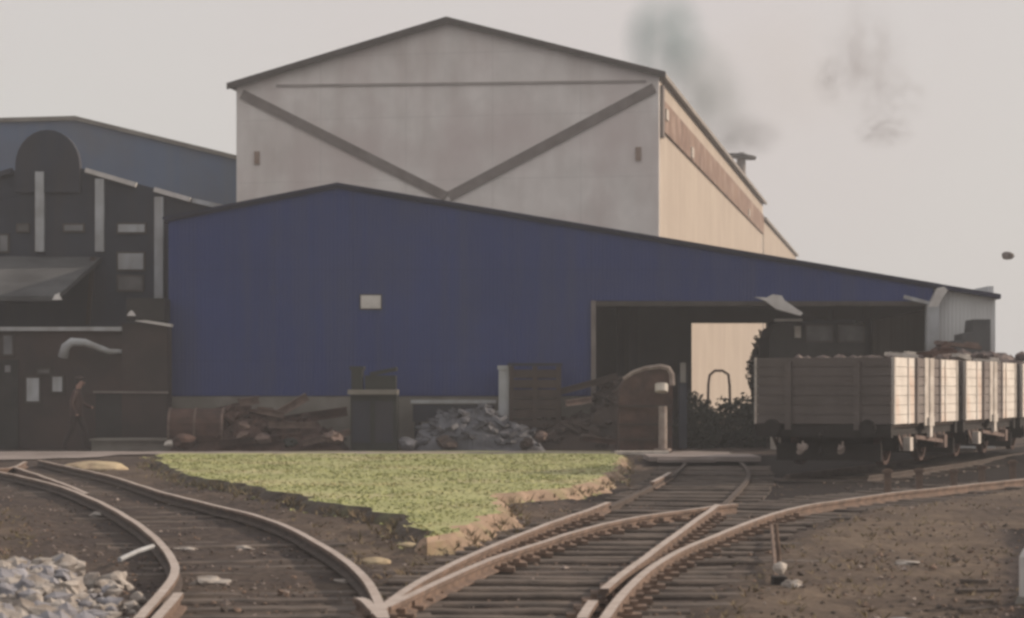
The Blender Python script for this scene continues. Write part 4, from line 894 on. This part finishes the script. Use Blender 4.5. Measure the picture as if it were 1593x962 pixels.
# ------------------------------------------------------------------ smoke and haze
def vol_mat(name, col, dens, scale, thr, seed):
    mt = bpy.data.materials.new(name); mt.use_nodes = True; n, l = mt.node_tree.nodes, mt.node_tree.links
    n.remove(n['Principled BSDF']); pv = n.new('ShaderNodeVolumePrincipled'); pv.inputs['Color'].default_value = (*col, 1); pv.inputs['Anisotropy'].default_value = .1
    t = n.new('ShaderNodeTexCoord'); nz = n.new('ShaderNodeTexNoise'); nz.inputs['Scale'].default_value = scale; nz.inputs['Detail'].default_value = 4
    mp = n.new('ShaderNodeMapping'); mp.inputs['Location'].default_value = (seed, seed, seed); l.new(t.outputs['Object'], mp.inputs['Vector']); l.new(mp.outputs['Vector'], nz.inputs['Vector'])
    ln = n.new('ShaderNodeVectorMath'); ln.operation = 'LENGTH'; l.new(t.outputs['Object'], ln.inputs[0])
    fo = n.new('ShaderNodeMapRange'); fo.inputs['From Min'].default_value = .2; fo.inputs['From Max'].default_value = 1.0; fo.inputs['To Min'].default_value = 1; fo.inputs['To Max'].default_value = 0; l.new(ln.outputs['Value'], fo.inputs['Value'])
    mr = n.new('ShaderNodeMapRange'); mr.inputs['From Min'].default_value = thr; mr.inputs['From Max'].default_value = thr+.3; l.new(nz.outputs['Fac'], mr.inputs['Value'])
    mu = n.new('ShaderNodeMath'); mu.operation = 'MULTIPLY'; l.new(mr.outputs['Result'], mu.inputs[0]); l.new(fo.outputs['Result'], mu.inputs[1])
    m2 = n.new('ShaderNodeMath'); m2.operation = 'MULTIPLY'; m2.inputs[1].default_value = dens; l.new(mu.outputs[0], m2.inputs[0]); l.new(m2.outputs[0], pv.inputs['Density'])
    l.new(pv.outputs['Volume'], n['Material Output'].inputs['Volume']); return mt
def puff(px, py, d, wpx, hpx, col, dens, thr, seed, label, scale=1.6):
    m = MB(); m.rock((0, 0, 0), 1.0, 3, (1, 1, 1), 0, 0); o = m.build('smoke', vol_mat('smoke', col, dens, scale, thr, seed)); o.location = P(px, py, d)
    o.scale = (wpx*d/F/2, wpx*d/F/2, hpx*d/F/2); tag(o, label, 'smoke', kind='stuff')
puff(1035, 62, 150, 150, 175, (.28, .44, .46), .42, .22, 1.3, 'blue grey smoke drifting above the tall roof', 1.2)
puff(1085, 125, 150, 130, 170, (.42, .50, .51), .24, .3, 4.1, 'thin smoke trailing down behind the tall roof', 1.8)
puff(1160, 212, 146, 130, 80, (.32, .32, .33), .26, .3, 7.7, 'small grey puff above the flue cap', 2.0)
puff(1345, 95, 170, 150, 230, (.40, .36, .36), .26, .42, 9.2, 'faint grey smoke patch high at the right', 2.6)
puff(1288, 125, 170, 60, 90, (.34, .31, .31), .5, .40, 3.3, 'small faint smudge of smoke left of the high patch', 2.6)
puff(1375, 205, 170, 110, 60, (.34, .31, .31), .4, .42, 5.3, 'small faint smudge of smoke below the high patch', 3)
puff(1395, 150, 172, 120, 110, (.38, .35, .35), .22, .46, 6.6, 'very faint ragged smoke at the right of the high patch', 3)
puff(1215, 110, 158, 330, 260, (.97, .98, .98), .05, .3, 2.2, 'broad pale steam cloud drifting behind the tall roof', 1.5)
puff(1110, 170, 147, 150, 190, (.48, .53, .54), .22, .28, 8.8, 'thin grey smoke joining the flue to the upper cloud', 1.6)
hz = MB(); hz.box((0, 120, 21), (420, 330, 44.5)); ho = hz.build('haze', None)
ho.data.materials.clear(); hm_ = bpy.data.materials.new('haze'); hm_.use_nodes = True; n, l = hm_.node_tree.nodes, hm_.node_tree.links
n.remove(n['Principled BSDF']); pv = n.new('ShaderNodeVolumePrincipled'); pv.inputs['Color'].default_value = (.88, .9, .93, 1); pv.inputs['Density'].default_value = .0016; pv.inputs['Anisotropy'].default_value = .1
l.new(pv.outputs['Volume'], n['Material Output'].inputs['Volume']); ho.data.materials.append(hm_); tag(ho, 'thin smoky haze over the yard', kind='stuff')
for o in bpy.data.objects:
    if '_w' in o: del o['_w']
